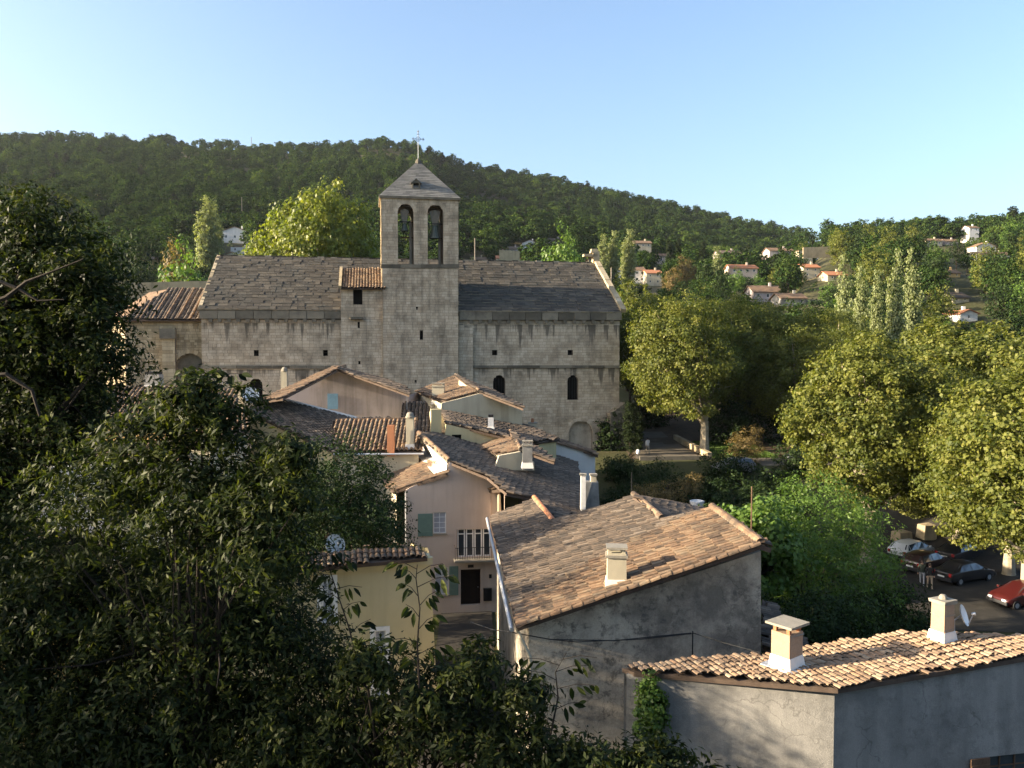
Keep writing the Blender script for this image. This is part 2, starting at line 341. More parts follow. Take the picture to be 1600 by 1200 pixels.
# ================================================================ foliage makers
def leaf_quads(P, N, size, aspect, droop=0.0, fold=.25, rr=rng):
    """diamond leaves: P centres, N normals, size (n,), returns (n*4,3)"""
    n = len(P); N = N / (np.linalg.norm(N, axis=1, keepdims=True) + 1e-9)
    a = rr.normal(size=(n, 3)); a[:, 2] -= droop
    a -= N * (a * N).sum(1, keepdims=True); a /= (np.linalg.norm(a, axis=1, keepdims=True) + 1e-9)
    b = np.cross(N, a); L = size[:, None] / 2; W = L * aspect
    V = np.empty((n, 4, 3)); mid = P - a * L * .15
    V[:, 0] = P - a * L; V[:, 2] = P + a * L
    V[:, 1] = mid + b * W + N * W * fold; V[:, 3] = mid - b * W + N * W * fold
    return V.reshape(-1, 3)
def crown_pts(shape, K, per, clump_r, rr, shell=.45, zmin=-1, squash=.7, irregular=.15):
    """clump centres inside an ellipsoid (rx,ry,rz), biased to the outside; gaussian leaves around each"""
    rx, ry, rz = shape; d = rr.normal(size=(K * 2, 3)); d /= np.linalg.norm(d, axis=1, keepdims=True); d = d[d[:, 2] > zmin][:K]; K = len(d)
    lump = 1 + irregular * (np.sin(d[:, 0] * 5 + 1.1 * shape[0]) * np.cos(d[:, 1] * 4 + 2) + .7 * np.sin(d[:, 2] * 7 + d[:, 0] * 3))
    rad = (rr.random(K) ** shell) * lump
    c = d * rad[:, None] * np.array([rx, ry, rz])
    cs = clump_r * (.6 + .8 * rr.random(K)); idx = np.repeat(np.arange(K), per)
    off = rr.normal(size=(K * per, 3)); off /= np.linalg.norm(off, axis=1, keepdims=True); off *= (rr.random(K * per) ** .45)[:, None]
    o2 = off.copy(); o2[:, 2] *= squash
    P = c[idx] + o2 * cs[idx][:, None]
    N = off * .9 + d[idx] * .5 + np.array([0, 0, .5]) + rr.normal(size=(K * per, 3)) * .55
    ct = rr.random(K); tint = np.clip(.55 * ct[idx] + .45 * rr.random(K * per), 0, 1)
    return P, N, tint, c
def crown_mesh(name, shape, K, per, clump_r, leaf, aspect, mat, seed, centre=(0, 0, 0), droop=0.0, **kw):
    rr = np.random.default_rng(seed); P, N, t, c = crown_pts(shape, K, per, clump_r, rr, **kw)
    P = P + np.array(centre); s = leaf * (.65 + .7 * rr.random(len(P)))
    return mesh_np(name, leaf_quads(P, N, s, aspect, droop, rr=rr), 4, t, mat), c + np.array(centre)
def limbs(mb, base_r, h, tips, rr, fork=.45, n=7, bend=.15, trunk_top=None, side=.22):
    """tapered trunk to height fork*h then limbs to the tips"""
    top = Vector(trunk_top or (0, 0, h * fork)); j = lambda k: Vector(rr.normal(size=3) * k)
    mb.tube([(0, 0, -.4), (0, 0, .25), top * .5 + j(.05 * base_r), top], [base_r * 1.5, base_r * 1.12, base_r * .9, base_r * .8], 10)
    for tp in tips:
        tp = Vector(tp); s_ = top * rr.uniform(.78, 1.0); a = s_ + (tp - s_) * .35 + Vector((0, 0, min(1.2, (tp - s_).length * bend))) + j(.1); b = s_ + (tp - s_) * .7 + Vector((0, 0, min(.9, (tp - s_).length * bend * .6))) + j(.15)
        q = base_r * rr.uniform(.32, .5); mb.tube([s_, a, b, tp], [q, q * .7, q * .42, q * .12], n, cap=False)
        for _ in range(2):
            e = b + j(min(1.6, (tp - s_).length * side) * .6); mb.tube([a, (a + e) / 2 + j(.1), e], [q * .4, q * .25, q * .06], 5, cap=False)
def tree(name, x, y, proto, label, cat='tree', group=None, scale=1.0, rz=None, z=None, sz=None):
    """a copy of a prototype (trunk mesh, crown mesh) as one thing with two parts"""
    z = ground_z(x, y) if z is None else z
    o = thing(name, (x, y, z), label, cat, group); o.rotation_euler.z = random.uniform(0, 6.28) if rz is None else rz
    o.scale = (scale, scale, sz if sz else scale)
    for nm, me in proto:
        c_ = bpy.data.objects.new(nm, me); C.objects.link(c_); c_.parent = o
    return o
def proto_tree(nm, shape, hc, K, per, clump_r, leaf, aspect, mat, bark, tr, seed, ntips=8, fork=.4, off=(0, 0), **kw):
    rr = np.random.default_rng(seed); cm, cl = crown_mesh(nm + '_crown', shape, K, per, clump_r, leaf, aspect, mat, seed, (off[0], off[1], hc), **kw)
    t = MB(); idx = rr.choice(len(cl), min(ntips, len(cl)), replace=False); limbs(t, tr, hc, [cl[i] * np.array([.9, .9, 1]) for i in idx], rr, fork)
    return [('trunk', t.mesh(nm + '_trunk', bark, (0, 0, 0))), ('crown', cm)]
# prototypes --------------------------------------------------------------
P_PLANE = [proto_tree('plane', (6.6, 6.6, 7.0), 10.9, 800, 60, 1.0, .24, .85, M['leaf_plane'], M['bark'], .55, 100 + i, ntips=22, fork=.42, shell=.33, irregular=.12) for i in range(2)]
P_PLANE_NEAR = proto_tree('near_plane', (5.4, 5.4, 6.0), 10.6, 1000, 60, .72, .21, .9, M['leaf_plane'], M['bark'], .5, 120, ntips=22, fork=.42, shell=.33, irregular=.14)
P_LEAN = proto_tree('leaning_plane', (6.8, 6.6, 7.0), 10.9, 820, 60, 1.0, .24, .85, M['leaf_plane'], M['bark'], .55, 125, ntips=26, fork=.34, shell=.33, irregular=.12, off=(-2.7, 0))
P_BIGLIME = proto_tree('lime', (8.4, 8.0, 7.2), 10, 1150, 56, .95, .30, .8, M['leaf_lime'], M['bark'], .5, 131, ntips=12, shell=.3)
P_MID = [proto_tree('mid%d' % i, (3.6, 3.6, 3.2 + .5 * i), 5.2 + .5 * i, 110, 22, 1.0, .42, .8, M[mt], M['darkbark'], .25, 140 + i, ntips=5, shell=.35, irregular=.25)
         for i, mt in enumerate(['leaf_wood', 'leaf_green', 'leaf_plane', 'leaf_wood', 'leaf_dark'])]
P_RUST = proto_tree('rust', (3, 3, 3), 4.6, 130, 30, .9, .3, .8, M['leaf_rust'], M['darkbark'], .22, 151, ntips=5, shell=.35)
P_POPLAR = proto_tree('poplar', (1.9, 1.9, 8.2), 9.6, 260, 26, .8, .36, .85, M['leaf_silver'], M['darkbark'], .25, 152, ntips=6, shell=.4, irregular=.22)
P_CYPRESS = proto_tree('cypress', (1.0, 1.0, 4.8), 5.0, 220, 24, .5, .28, .5, M['leaf_ever'], M['darkbark'], .2, 153, ntips=2, shell=.3, irregular=.05)
# far wood prototypes, used by the wood covering the hill
woods = bpy.data.collections.new('wood_kinds')
for i, (mt, sh, hc) in enumerate([('leaf_wood', (4.6, 4.6, 3.6), 4.6), ('leaf_wood', (3.6, 3.6, 4.4), 5.0), ('leaf_wood', (5.2, 5.0, 3.4), 4.3), ('leaf_hill', (4.2, 4.2, 3.9), 4.9), ('leaf_wood', (3.4, 3.4, 4.8), 5.6), ('leaf_ever', (1.5, 1.5, 5.2), 5.6)]):
    cm, _ = crown_mesh('wood_crown', sh, 95, 10, 1.0, .75, .85, M[mt], 170 + i, (0, 0, hc), shell=.16, irregular=.2, zmin=-.45)
    o = bpy.data.objects.new('wood_tree_kind', cm); woods.objects.link(o)
def scatter(name, pts, scales, picks):
    """one object: trees instanced on points (the wood that reads as one mass)"""
    me = bpy.data.meshes.new(name); me.vertices.add(len(pts)); me.vertices.foreach_set('co', np.array(pts, 'f').ravel())
    a = me.attributes.new('sc', 'FLOAT', 'POINT'); a.data.foreach_set('value', np.array(scales, 'f'))
    a = me.attributes.new('pk', 'INT', 'POINT'); a.data.foreach_set('value', np.array(picks, 'i'))
    a = me.attributes.new('rz', 'FLOAT', 'POINT'); a.data.foreach_set('value', rng.random(len(pts)).astype('f') * 6.28)
    o = bpy.data.objects.new(name, me); C.objects.link(o)
    ng = bpy.data.node_groups.new(name, 'GeometryNodeTree'); ng.interface.new_socket('Geometry', in_out='INPUT', socket_type='NodeSocketGeometry'); ng.interface.new_socket('Geometry', in_out='OUTPUT', socket_type='NodeSocketGeometry')
    N = ng.nodes; L = ng.links; gi = N.new('NodeGroupInput'); go = N.new('NodeGroupOutput'); iop = N.new('GeometryNodeInstanceOnPoints'); mp = N.new('GeometryNodeMeshToPoints')
    ci = N.new('GeometryNodeCollectionInfo'); ci.inputs['Collection'].default_value = woods; ci.inputs['Separate Children'].default_value = True; ci.inputs['Reset Children'].default_value = True
    def na(nm, tp):
        x = N.new('GeometryNodeInputNamedAttribute'); x.data_type = tp; x.inputs['Name'].default_value = nm; return x.outputs['Attribute']
    L.new(gi.outputs[0], mp.inputs['Mesh']); L.new(mp.outputs[0], iop.inputs['Points']); L.new(ci.outputs[0], iop.inputs['Instance'])
    iop.inputs['Pick Instance'].default_value = True; L.new(na('pk', 'INT'), iop.inputs['Instance Index'])
    cx = N.new('ShaderNodeCombineXYZ'); L.new(na('rz', 'FLOAT'), cx.inputs[2]); L.new(cx.outputs[0], iop.inputs['Rotation']); L.new(na('sc', 'FLOAT'), iop.inputs['Scale'])
    L.new(iop.outputs[0], go.inputs[0]); md = o.modifiers.new('scatter', 'NODES'); md.node_group = ng; return o
# the wooded hill (far), and the right hill behind its nearest individual trees
def hill_wood(name, y0, y1, pxs, step, smin, smax, lab):
    pts, sc, pk = [], [], []; y = y0
    while y < y1:
        st = step * (1 + (y - y0) / 1400)
        x = (pxs[0] - 800) / F * y
        while x < (pxs[1] - 800) / F * y:
            X, Yy = x + random.uniform(-.5, .5) * st, y + random.uniform(-.5, .5) * st; px = 800 + F * X / Yy
            d = ridge(px)[0]
            lowm = math.sin(X * .03 + 2) * math.sin(Yy * .021) + .5 * math.sin(X * .011 + Yy * .013)
            gz_ = ground_z(X, Yy); top_ = 545 - (gz_ + 9 - EYE) / Yy * F; pb_ = 545 - (gz_ - EYE) / Yy * F
            if Yy < 460 and not clear_of_houses(px, top_, pb_, 3.5 / Yy * F, Yy): x += st; continue
            if Yy < d + 25 and random.random() < .95:
                pts.append((X, Yy, ground_z(X, Yy) - .3)); s_ = random.uniform(smin, smax) * (1.0 if lowm < .7 else .65); sc.append(s_)
                q = random.random(); pk.append(5 if q > .97 else (4 if q > .80 else (3 if q > .60 + .17 * (lowm < .4) else int(q * 9.1) % 3)))
            x += st
        y += st
    o = scatter(name, pts, sc, pk); return tag(o, lab, 'woodland', kind='stuff')
# ================================================================ stone facing and slab / tile coverings
def clip_intervals(poly, v):
    """u-intervals where the horizontal line at v is inside polygon [(u,v)...]"""
    xs = []
    for i in range(len(poly)):
        (a, b), (c_, d) = poly[i], poly[(i + 1) % len(poly)]
        if (b <= v < d) or (d <= v < b): xs.append(a + (c_ - a) * (v - b) / (d - b))
    xs.sort(); return [(xs[i], xs[i + 1]) for i in range(0, len(xs) - 1, 2)]
def facing(W, outer, holes=(), ch=.30, bw=(.35, .75), proud=(.02, .055), gap=.022, seed=1, mb=None):
    """coursed stone blocks standing proud of the wall plane W inside polygon outer (3D), minus holes"""
    rr = random.Random(seed); mb = mb or MB(); k = W.P0.dot(W.n)
    to = lambda L: [(p.dot(W.u), p.z) for p in L]; O = to(outer); H = [to(h) for h in holes]
    z = min(p[1] for p in O); z1 = max(p[1] for p in O)
    while z < z1:
        h = ch * rr.uniform(.78, 1.22); mid = z + h / 2; iv = clip_intervals(O, mid)
        for hp in H:
            for (a, b) in clip_intervals(hp, mid):
                iv = [q for (s, e) in iv for q in ((s, min(e, a)), (max(s, b), e)) if q[1] - q[0] > .06]
        for (s, e) in iv:
            u = s
            while u < e - .05:
                wd = rr.uniform(*bw); u2 = min(e, u + wd)
                if e - u2 < .15: u2 = e
                pr = rr.uniform(*proud); t = rr.random()
                a = W.n * k + W.u * (u + gap / 2) + Vector((0, 0, z + gap / 2))
                j = rr.uniform(-.012, .012)
                mb.obox(a - W.n * .01, W.u * (u2 - u - gap), Vector((0, 0, min(h, z1 - z) - gap)), W.n * (pr + .01), t)
                u = u2
        z += h
    return mb
def arch_px(W, cx, ytop, ybot, wpx, n=8, rect=None):
    """upright opening with a round top; picture position -> 3D outline on wall W (counter-clockwise)"""
    r = W.rect(cx - wpx / 2, ytop, cx + wpx / 2, ybot); wd = (r[1] - r[0]).length; rad = wd / 2; top = r[2].z - rad
    c_ = (r[0] + r[1]) / 2; c_ = Vector((c_.x, c_.y, top))
    return [r[0], r[1]] + [c_ + W.u * rad * math.cos(math.pi * i / n) + Vector((0, 0, rad * math.sin(math.pi * i / n))) for i in range(n + 1)]
def inset_recess(mb, W, hole, depth, m=0):
    for i in range(len(hole)):
        p, q = hole[i], hole[(i + 1) % len(hole)]; mb.quad(p, q, q - W.n * depth, p - W.n * depth, .5, m)
def voussoirs(W, hole, parent, mat, name='arch_stone', wid=.32, proud=.07):
    """wedge stones round the arched top of an opening made by arch_px"""
    arc = hole[2:]; c_ = (arc[0] + arc[-1]) / 2; n = len(arc) - 1; root = MB()
    for i in range(n):
        a, b = arc[i], arc[i + 1]; da, db = (a - c_).normalized(), (b - c_).normalized(); g_ = (b - a) * .04
        A = [a + g_, b - g_, b - g_ + db * wid, a + g_ + da * wid]
        s = MB(); v = [p - W.n * .02 for p in A] + [p + W.n * proud for p in A]
        s.add(v, ((3, 2, 1, 0), (4, 5, 6, 7), (0, 1, 5, 4), (1, 2, 6, 5), (2, 3, 7, 6), (3, 0, 4, 7)), random.random())
        s.build(name, mat, parent)
def inside(poly, x, y):
    c_ = False; n = len(poly)
    for i in range(n):
        (a, b), (d, e) = poly[i], poly[(i + 1) % n]
        if (b > y) != (e > y) and x < (d - a) * (y - b) / (e - b) + a: c_ = not c_
    return c_
def tile_shape(w, L, seg=4, lip=True, rise=.6):
    """one canal tile: x across, y down the slope, z off the roof; a little wider at its lower end"""
    vs, fs = [], []
    for (y, rr_, zz) in ((-.58 * L, w * .40, .0), (.55 * L, w * .50, .022)):
        for k in range(seg + 1):
            q = math.pi * k / seg; vs.append((rr_ * math.cos(q), y, zz + rr_ * rise * 1.25 * math.sin(q)))
    n = seg + 1
    for k in range(seg): fs.append((k, k + 1, n + k + 1, n + k))
    if lip:
        for k in range(seg + 1):
            q = math.pi * k / seg; r2 = w * .50 - .018; vs.append((r2 * math.cos(q), .55 * L, .022 - .004 + r2 * rise * 1.25 * math.sin(q)))
        for k in range(seg): fs.append((n + k, n + k + 1, 2 * n + k + 1, 2 * n + k))
    return vs, fs
TILE_MESH = {}
def tile_meshes(w, L, mat, rise=.6):
    key = (round(w, 3), round(L, 3), mat.name)
    if key not in TILE_MESH:
        out = []
        for i in range(8):
            vs, fs = tile_shape(w, L, rise=rise); m = MB(); m.add([(x + random.uniform(-.004, .004), y + random.uniform(-.012, .012), z) for x, y, z in vs], fs, (i + .5) / 8); out.append(m.mesh('tile', mat, (0, 0, 0)))
        TILE_MESH[key] = out
    return TILE_MESH[key]
def tiled_roof(parent, pl, poly, mat, w=.2, L=.34, nobj=0, thick=.14, name='roof', pans=True, jit=1.0, seed=1, rows_gap=1.0, rise=.6):
    """deck slab on polygon poly (3D, on plane pl) as part; canal tiles on it: the nobj nearest as tile sub-parts, the rest one stuff sub-part"""
    rr = random.Random(seed); n, d = pl.n, pl.down; a = d.cross(n).normalized()
    if a.z > 0: pass
    O = poly[0]; P2 = [((p - O).dot(a), (p - O).dot(d)) for p in poly]
    area = sum(P2[i][0] * P2[(i + 1) % len(P2)][1] - P2[(i + 1) % len(P2)][0] * P2[i][1] for i in range(len(P2)))
    dk = MB(); pp = [p - n * .04 for p in poly]
    nn = geometry.normal(pp)
    if nn.dot(n) < 0: pp = pp[::-1]
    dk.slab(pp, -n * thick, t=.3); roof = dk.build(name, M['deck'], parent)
    u0, u1 = min(p[0] for p in P2), max(p[0] for p in P2); v0, v1 = min(p[1] for p in P2), max(p[1] for p in P2)
    spots = []; i = 0; u = u0 + w * .5; uk = 0
    ph = rr.uniform(0, 6)
    while u < u1:
        wig = rr.uniform(-.012, .012) * jit; v = v1 - L * (.5 + .45 * rr.random()); first = True
        lean = rr.uniform(-.006, .006) * jit
        while v > v0 - L * .3:
            if inside(P2, u, v):
                sag = .03 * math.sin(u * .9 + ph) * math.sin(v * .8) * jit
                spots.append((u + wig + rr.uniform(-.008, .008) * jit, v + rr.uniform(-.02, .02) * jit, .012 + sag + rr.uniform(0, .012), rr.gauss(0, .035) * jit + lean, rr.random(), uk))
            v -= L
        u += w * rows_gap; uk += 1
    W3 = lambda s_: O + a * s_[0] + d * s_[1] + n * s_[2]
    cam_p = Vector((0, 0, EYE))
    spots.sort(key=lambda s_: (W3(s_) - cam_p).length_squared)
    vis = spots[:nobj]; rest = spots[nobj:]; ms = tile_meshes(w, L, mat, rise) if nobj else None
    base = Matrix((a, d, n)).transposed()           # columns: across, down, normal
    if base.determinant() < 0: base = Matrix((-a, d, n)).transposed()
    for s_ in vis:
        o = bpy.data.objects.new('tile', rr.choice(ms)); place(o, roof, W3(s_))
        o.rotation_euler = (base @ Matrix.Rotation(s_[3], 3, 'Z')).to_euler()
    B = np.array(base)
    def joined(spots_, shape, nm, zoff=0, mat=mat):
        if not spots_: return
        vs, fs = shape; V0 = np.array(vs); K = len(V0); Vs = []; Fs = []; T = []
        for q, s_ in enumerate(spots_):
            c_, s2 = math.cos(s_[3]), math.sin(s_[3]); Rz = np.array([[c_, -s2, 0], [s2, c_, 0], [0, 0, 1]])
            Vs.append((V0 @ Rz.T) @ B.T + np.array(W3(s_)) + np.array(n) * zoff); Fs += [tuple(i_ + q * K for i_ in f) for f in fs]; T += [s_[4]] * len(fs)
        m = MB(); m.v = [tuple(v) for v in np.concatenate(Vs)]; m.f = Fs; m.t = T; m.m = [0] * len(Fs)
        m.build(nm, mat, roof, kind='stuff')
    joined(rest, tile_shape(w, L, rise=rise), 'tile_rows')
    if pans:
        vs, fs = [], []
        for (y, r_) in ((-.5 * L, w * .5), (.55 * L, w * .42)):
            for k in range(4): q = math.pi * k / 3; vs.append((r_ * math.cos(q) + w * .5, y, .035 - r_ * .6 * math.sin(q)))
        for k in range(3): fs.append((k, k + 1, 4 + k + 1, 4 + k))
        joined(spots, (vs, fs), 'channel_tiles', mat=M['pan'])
    return roof
def ridge_tiles(parent, p, q, mat, r=.11, L=.36, name='ridge_tile', mortar=True, lift=.05):
    p, q = Vector(p), Vector(q); d = (q - p); n = max(1, int(d.length / L)); d.normalize(); s = d.cross(Vector((0, 0, 1))).normalized(); up = s.cross(d)
    if mortar: MB().obox(p - s * r * .9 - up * .10, d * (q - p).length, s * r * 1.8, up * (.10 + lift), .6).build('ridge_mortar', M['mortar'], parent)
    for i in range(n):
        c_ = p + d * ((i + .5) * (q - p).length / n) + up * (lift * .6 + random.uniform(0, .02)); m = MB(); vs = []
        for e, rr_ in ((-.56, r * .85), (.56, r)):
            for k in range(6): a = math.pi * k / 5; vs.append(c_ + d * (e * L) + s * (rr_ * math.cos(a)) + up * (rr_ * .9 * math.sin(a) + (.02 if e > 0 else 0)))
        m.add(vs, [(k, k + 1, 7 + k, 6 + k) for k in range(5)], random.random()); m.build(name, mat, parent)
def slab_roof(parent, pl, poly, mat, sw=.8, L=.62, seed=3, thick=.3, name='roof'):
    rr = random.Random(seed); n, d = pl.n, pl.down; a = Vector((0, 0, 1)).cross(d).normalized()
    pp = list(poly); 
    if geometry.normal(pp).dot(n) < 0: pp = pp[::-1]
    roof = MB().slab(pp, -n * thick).build(name, M['stone_dark'], parent)
    O = poly[0]; P2 = [((p - O).dot(a), (p - O).dot(d)) for p in poly]; v1 = max(p[1] for p in P2); v0 = min(p[1] for p in P2); m = MB(); v = v1
    while v > v0 + .05:
        for (s, e) in clip_intervals(P2, v - L * .5):
            u = s; 
            while u < e - .1:
                u2 = min(e, u + sw * rr.uniform(.6, 1.5)); th = rr.uniform(.10, .17); o_ = O + a * (u + .01) + d * (v - L + rr.uniform(-.02, .02))
                tl = rr.uniform(.03, .06)      # lower edge lifted on the slab beneath
                A = [o_, o_ + a * (u2 - u - .02), o_ + a * (u2 - u - .02) + d * (L * 1.06) + n * tl, o_ + d * (L * 1.06) + n * tl]
                B_ = [p + n * th for p in A]; m.add(A + B_, ((4, 5, 6, 7)[::-1], (0, 1, 5, 4), (1, 2, 6, 5), (3, 0, 4, 7)), (.05 + .42 * rr.random() ** 1.3)); m.add(A + B_, ((2, 3, 7, 6),), rr.uniform(.75, 1))
                u = u2
        v -= L
    m.build('roof_slabs', mat, roof, kind='stuff'); return roof

# ================================================================ the church
AZC = -80.0                                        # the long wall looks this way (degrees from +X); it recedes to the right
Pc = at(640, 500, Y=84); FC = Wall(Pc, AZC); UC = FC.u; DC = -FC.n          # DC points into the building
if UC.x < 0: UC = -UC
FC.u = UC
FT = Wall(Pc + FC.n * .7, AZC); FT.u = UC           # tower face, a little proud
def Zc(px, py, W=None): return (W or FC).px((px, py))[0].z
church = thing('church', (Pc.x, Pc.y, 2), 'long pale stone church with grey slab roof and square two-bell tower beyond the village roofs', 'church')
zl, zs, zt = Zc(420, 573), Zc(420, 488), 0.5
def wall_section(name, pxl, pxr, zb, ztop, holes, W=FC, mat='stone', ch=.3, seed=1, depth=.6, recess=.55, zr=None):
    a, b = W.px((pxl, 530), (pxr, 530)); zr = ztop if zr is None else zr
    outer = [Vector((a.x, a.y, zb)), Vector((b.x, b.y, zb)), Vector((b.x, b.y, zr)), Vector((a.x, a.y, ztop))]
    wl = MB().slab(outer, -W.n * depth, holes).build(name, M['mortar'], church)
    facing(W, outer, holes, ch=ch, seed=seed).build('stone_blocks', M[mat], wl, kind='stuff'); return wl, outer
def dark_opening(W, hole, nm='window', depth=.5, mat='dark'):
    MB().poly([p - W.n * depth for p in hole]).build(nm, M[mat], church)
# left part of the nave
hl = [FC.rect(397, 547, 404, 557), FC.rect(505, 547, 512, 557)]
ha = arch_px(FC, 400, 591, 625, 20)
zcl = Zc(420, 498)
nl, ol = wall_section('nave_wall', 315, 534, zt, zcl, hl + [ha], seed=2)
for h_ in hl + [ha]: dark_opening(FC, h_)
voussoirs(FC, ha, church, M['stone'])
# right part
hr = [FC.rect(769, 547, 777, 557), FC.rect(887, 546, 895, 556)]
hb = [arch_px(FC, 780, 586, 622, 19), arch_px(FC, 895, 586, 625, 17)]
hblind = arch_px(FC, 907, 657, 740, 37, n=12)
zcr = Zc(850, 499)
nr, orr = wall_section('nave_wall', 715, 968, zt, Zc(720, 499), hr + hb + [hblind], seed=3, zr=Zc(966, 500))
for h_ in hr + hb: dark_opening(FC, h_)
for h_ in hb + [hblind]: voussoirs(FC, h_, church, M['stone'])
bl = MB().poly([p - FC.n * .35 for p in hblind]).build('blind_arch_infill', M['stone'], church)
for h_ in hb:        # iron bars of the tall windows
    r = [h_[0], h_[1], h_[2]]
    for k in (1, 2, 3): 
        x = h_[0] + (h_[1] - h_[0]) * k / 4 - FC.n * .3; MB().tube([x, x + Vector((0, 0, h_[2].z - h_[0].z + .3))], .02, 4).build('window_bar', M['iron'], church)
# string courses and cornice bands with corbels
def band(pxl, pxr, y0, y1, proud, name, mat, W=FC, n=0, yr=None):
    a, b = W.px((pxl, 530), (pxr, 530)); z1a, z0a = Zc(pxl, y0, W), Zc(pxl, y1, W); dy = (yr or 0); z1b, z0b = Zc(pxr, y0 + dy, W), Zc(pxr, y1 + dy, W)
    m = MB(); k = n or max(1, int((b - a).length / 1.7))
    for i in range(k):
        f0, f1 = i / k + .0015, (i + 1) / k - .0015; pr = proud + random.uniform(-.015, .02)
        A = [a + (b - a) * f for f in (f0, f1)]
        v = [Vector((A[0].x, A[0].y, z0a + (z0b - z0a) * f0)), Vector((A[1].x, A[1].y, z0a + (z0b - z0a) * f1)), Vector((A[1].x, A[1].y, z1a + (z1b - z1a) * f1)), Vector((A[0].x, A[0].y, z1a + (z1b - z1a) * f0))]
        v2 = [p + W.n * pr for p in v]; v = [p - W.n * .1 for p in v]
        m.add(v + v2, ((3, 2, 1, 0), (4, 5, 6, 7), (0, 1, 5, 4), (1, 2, 6, 5), (2, 3, 7, 6), (3, 0, 4, 7)), random.random())
    return m.build(name, M[mat], church)
band(313, 534, 571, 576, .22, 'string_course', 'stone_dark'); band(739, 969, 571, 575, .22, 'string_course', 'stone_dark')
band(313, 534, 486, 498, .35, 'cornice', 'stone_dark'); band(717, 970, 487, 500, .35, 'cornice', 'stone_dark', yr=0)
corb = MB().box((0, 0, 0), (.30, .42, .34), taper=1.25, jit=.02).mesh('corbel', M['stone_dark'], (0, 0, 0))
for (x0, x1, k, yy) in ((322, 528, 14, 501), (728, 962, 16, 503)):
    for i in range(k):
        p = FC.px((x0 + (x1 - x0) * (i + .5) / k, yy))[0] + FC.n * .14
        o = bpy.data.objects.new('corbel', corb); place(o, church, p); o.rotation_euler.z = R(AZC + 90)
# nave body behind the face, gable ends
aL, aR = FC.px((315, 530), (968, 530)); zE = Zc(500, 487) + .1; ND = 10.5
def onroof(px, py): return None
pitchC = math.degrees(math.atan2((at(620, 415, Y=94).z - zE), 9.6))
ridge_z = zE + math.tan(R(pitchC)) * ND
zEr = Zc(960, 487) - .02
for (a, nm) in ((aL, 'end_wall'), (aR, 'end_wall')):
    zz = zE if nm and a is aL else zEr
    out = [Vector((a.x, a.y, zt)), Vector((a.x, a.y, zz)), Vector((a.x, a.y, 0)) + DC * ND + Vector((0, 0, ridge_z)), Vector((a.x, a.y, zz)) + DC * 2 * ND, Vector((a.x, a.y, zt)) + DC * 2 * ND]
    wf = Wall(a, AZC + (-90 if a is aL else 90)); sgn = UC if a is aL else -UC
    if a is aL: out = out[::-1]
    MB().slab([p + sgn * .05 for p in out], sgn * .6).build(nm, M['stone'], church)
bk = MB(); bk.quad(*[Vector((p.x, p.y, 0)) + DC * 2 * ND + Vector((0, 0, z)) for p, z in ((aL, zt), (aR, zt), (aR, zE), (aL, zE))]).build('north_wall', M['stone'], church)
PN = Plane(Vector((aL.x, aL.y, zE)) + FC.n * .35, AZC, pitchC)
e0 = Vector((aL.x, aL.y, zE)) + FC.n * .35 - UC * .2; e1 = Vector((aR.x, aR.y, zE)) + FC.n * .35 + UC * .1
up = -PN.down; ll = (ND + .35) / math.cos(R(pitchC))
def strip(u0, u1, lo=0): 
    T = (e1 - e0); return [e0 + T * u0 + up * lo, e0 + T * u1 + up * lo, e0 + T * u1 + up * ll, e0 + T * u0 + up * ll]
slab_roof(church, PN, strip(0, 1), M['slab'], seed=8)
PB = Plane(e0, AZC + 180, pitchC); b0 = e0 + DC * (2 * ND + .7); b1 = e1 + DC * (2 * ND + .7); upb = -PB.down
MB().slab([b1, b0, b0 + upb * ll, b1 + upb * ll], -PB.n * .3).build('roof', M['slab'], church)
# a stone coping along the right-hand verge and cross base on the gable
c0 = e1 + PN.n * .02; c1 = e1 + up * (ll * .99)
m = MB(); k = 14
for i in range(k):
    p = c0 + (c1 - c0) * (i / k + .004); m.obox(p - UC * .12, UC * .62, (c1 - c0) * (.985 / k), PN.n * random.uniform(.40, .5), random.random())
m.build('verge_coping', M['stone_warm'], church)
gp = c1 + UC * .1; MB().box(gp + Vector((0, 0, .55)), (.8, .8, 1.7), R(AZC + 90)).build('gable_finial_base', M['stone_warm'], church)
MB().box(gp - UC * .7 + Vector((0, 0, .95)), (1.7, .8, .3), R(AZC + 90)).build('gable_finial_cap', M['stone_warm'], church)
MB().box(gp - UC * .2 + Vector((0, 0, 1.5)), (1.0, .8, .5), R(AZC + 90), taper=.7).build('gable_finial_cap', M['stone_warm'], church)
for (f, nm) in ((.0, 'verge_coping'),):
    m = MB(); a0 = e0; a1 = e0 + up * ll
    for i in range(k): m.obox(a0 + (a1 - a0) * (i / k) - UC * .05, UC * .35, (a1 - a0) * (.985 / k), PN.n * .16, random.random())
    m.build(nm, M['stone_warm'], church)
m = MB(); rg0, rg1 = e0 + up * ll, e1 + up * ll
for i in range(60): m.obox(rg0 + (rg1 - rg0) * (i / 60) - DC * .2 - Vector((0, 0, .03)), (rg1 - rg0) * (.96 / 60), DC * .45, Vector((0, 0, random.uniform(.10, .17))), random.random())
m.build('ridge_stones', M['slab'], church)
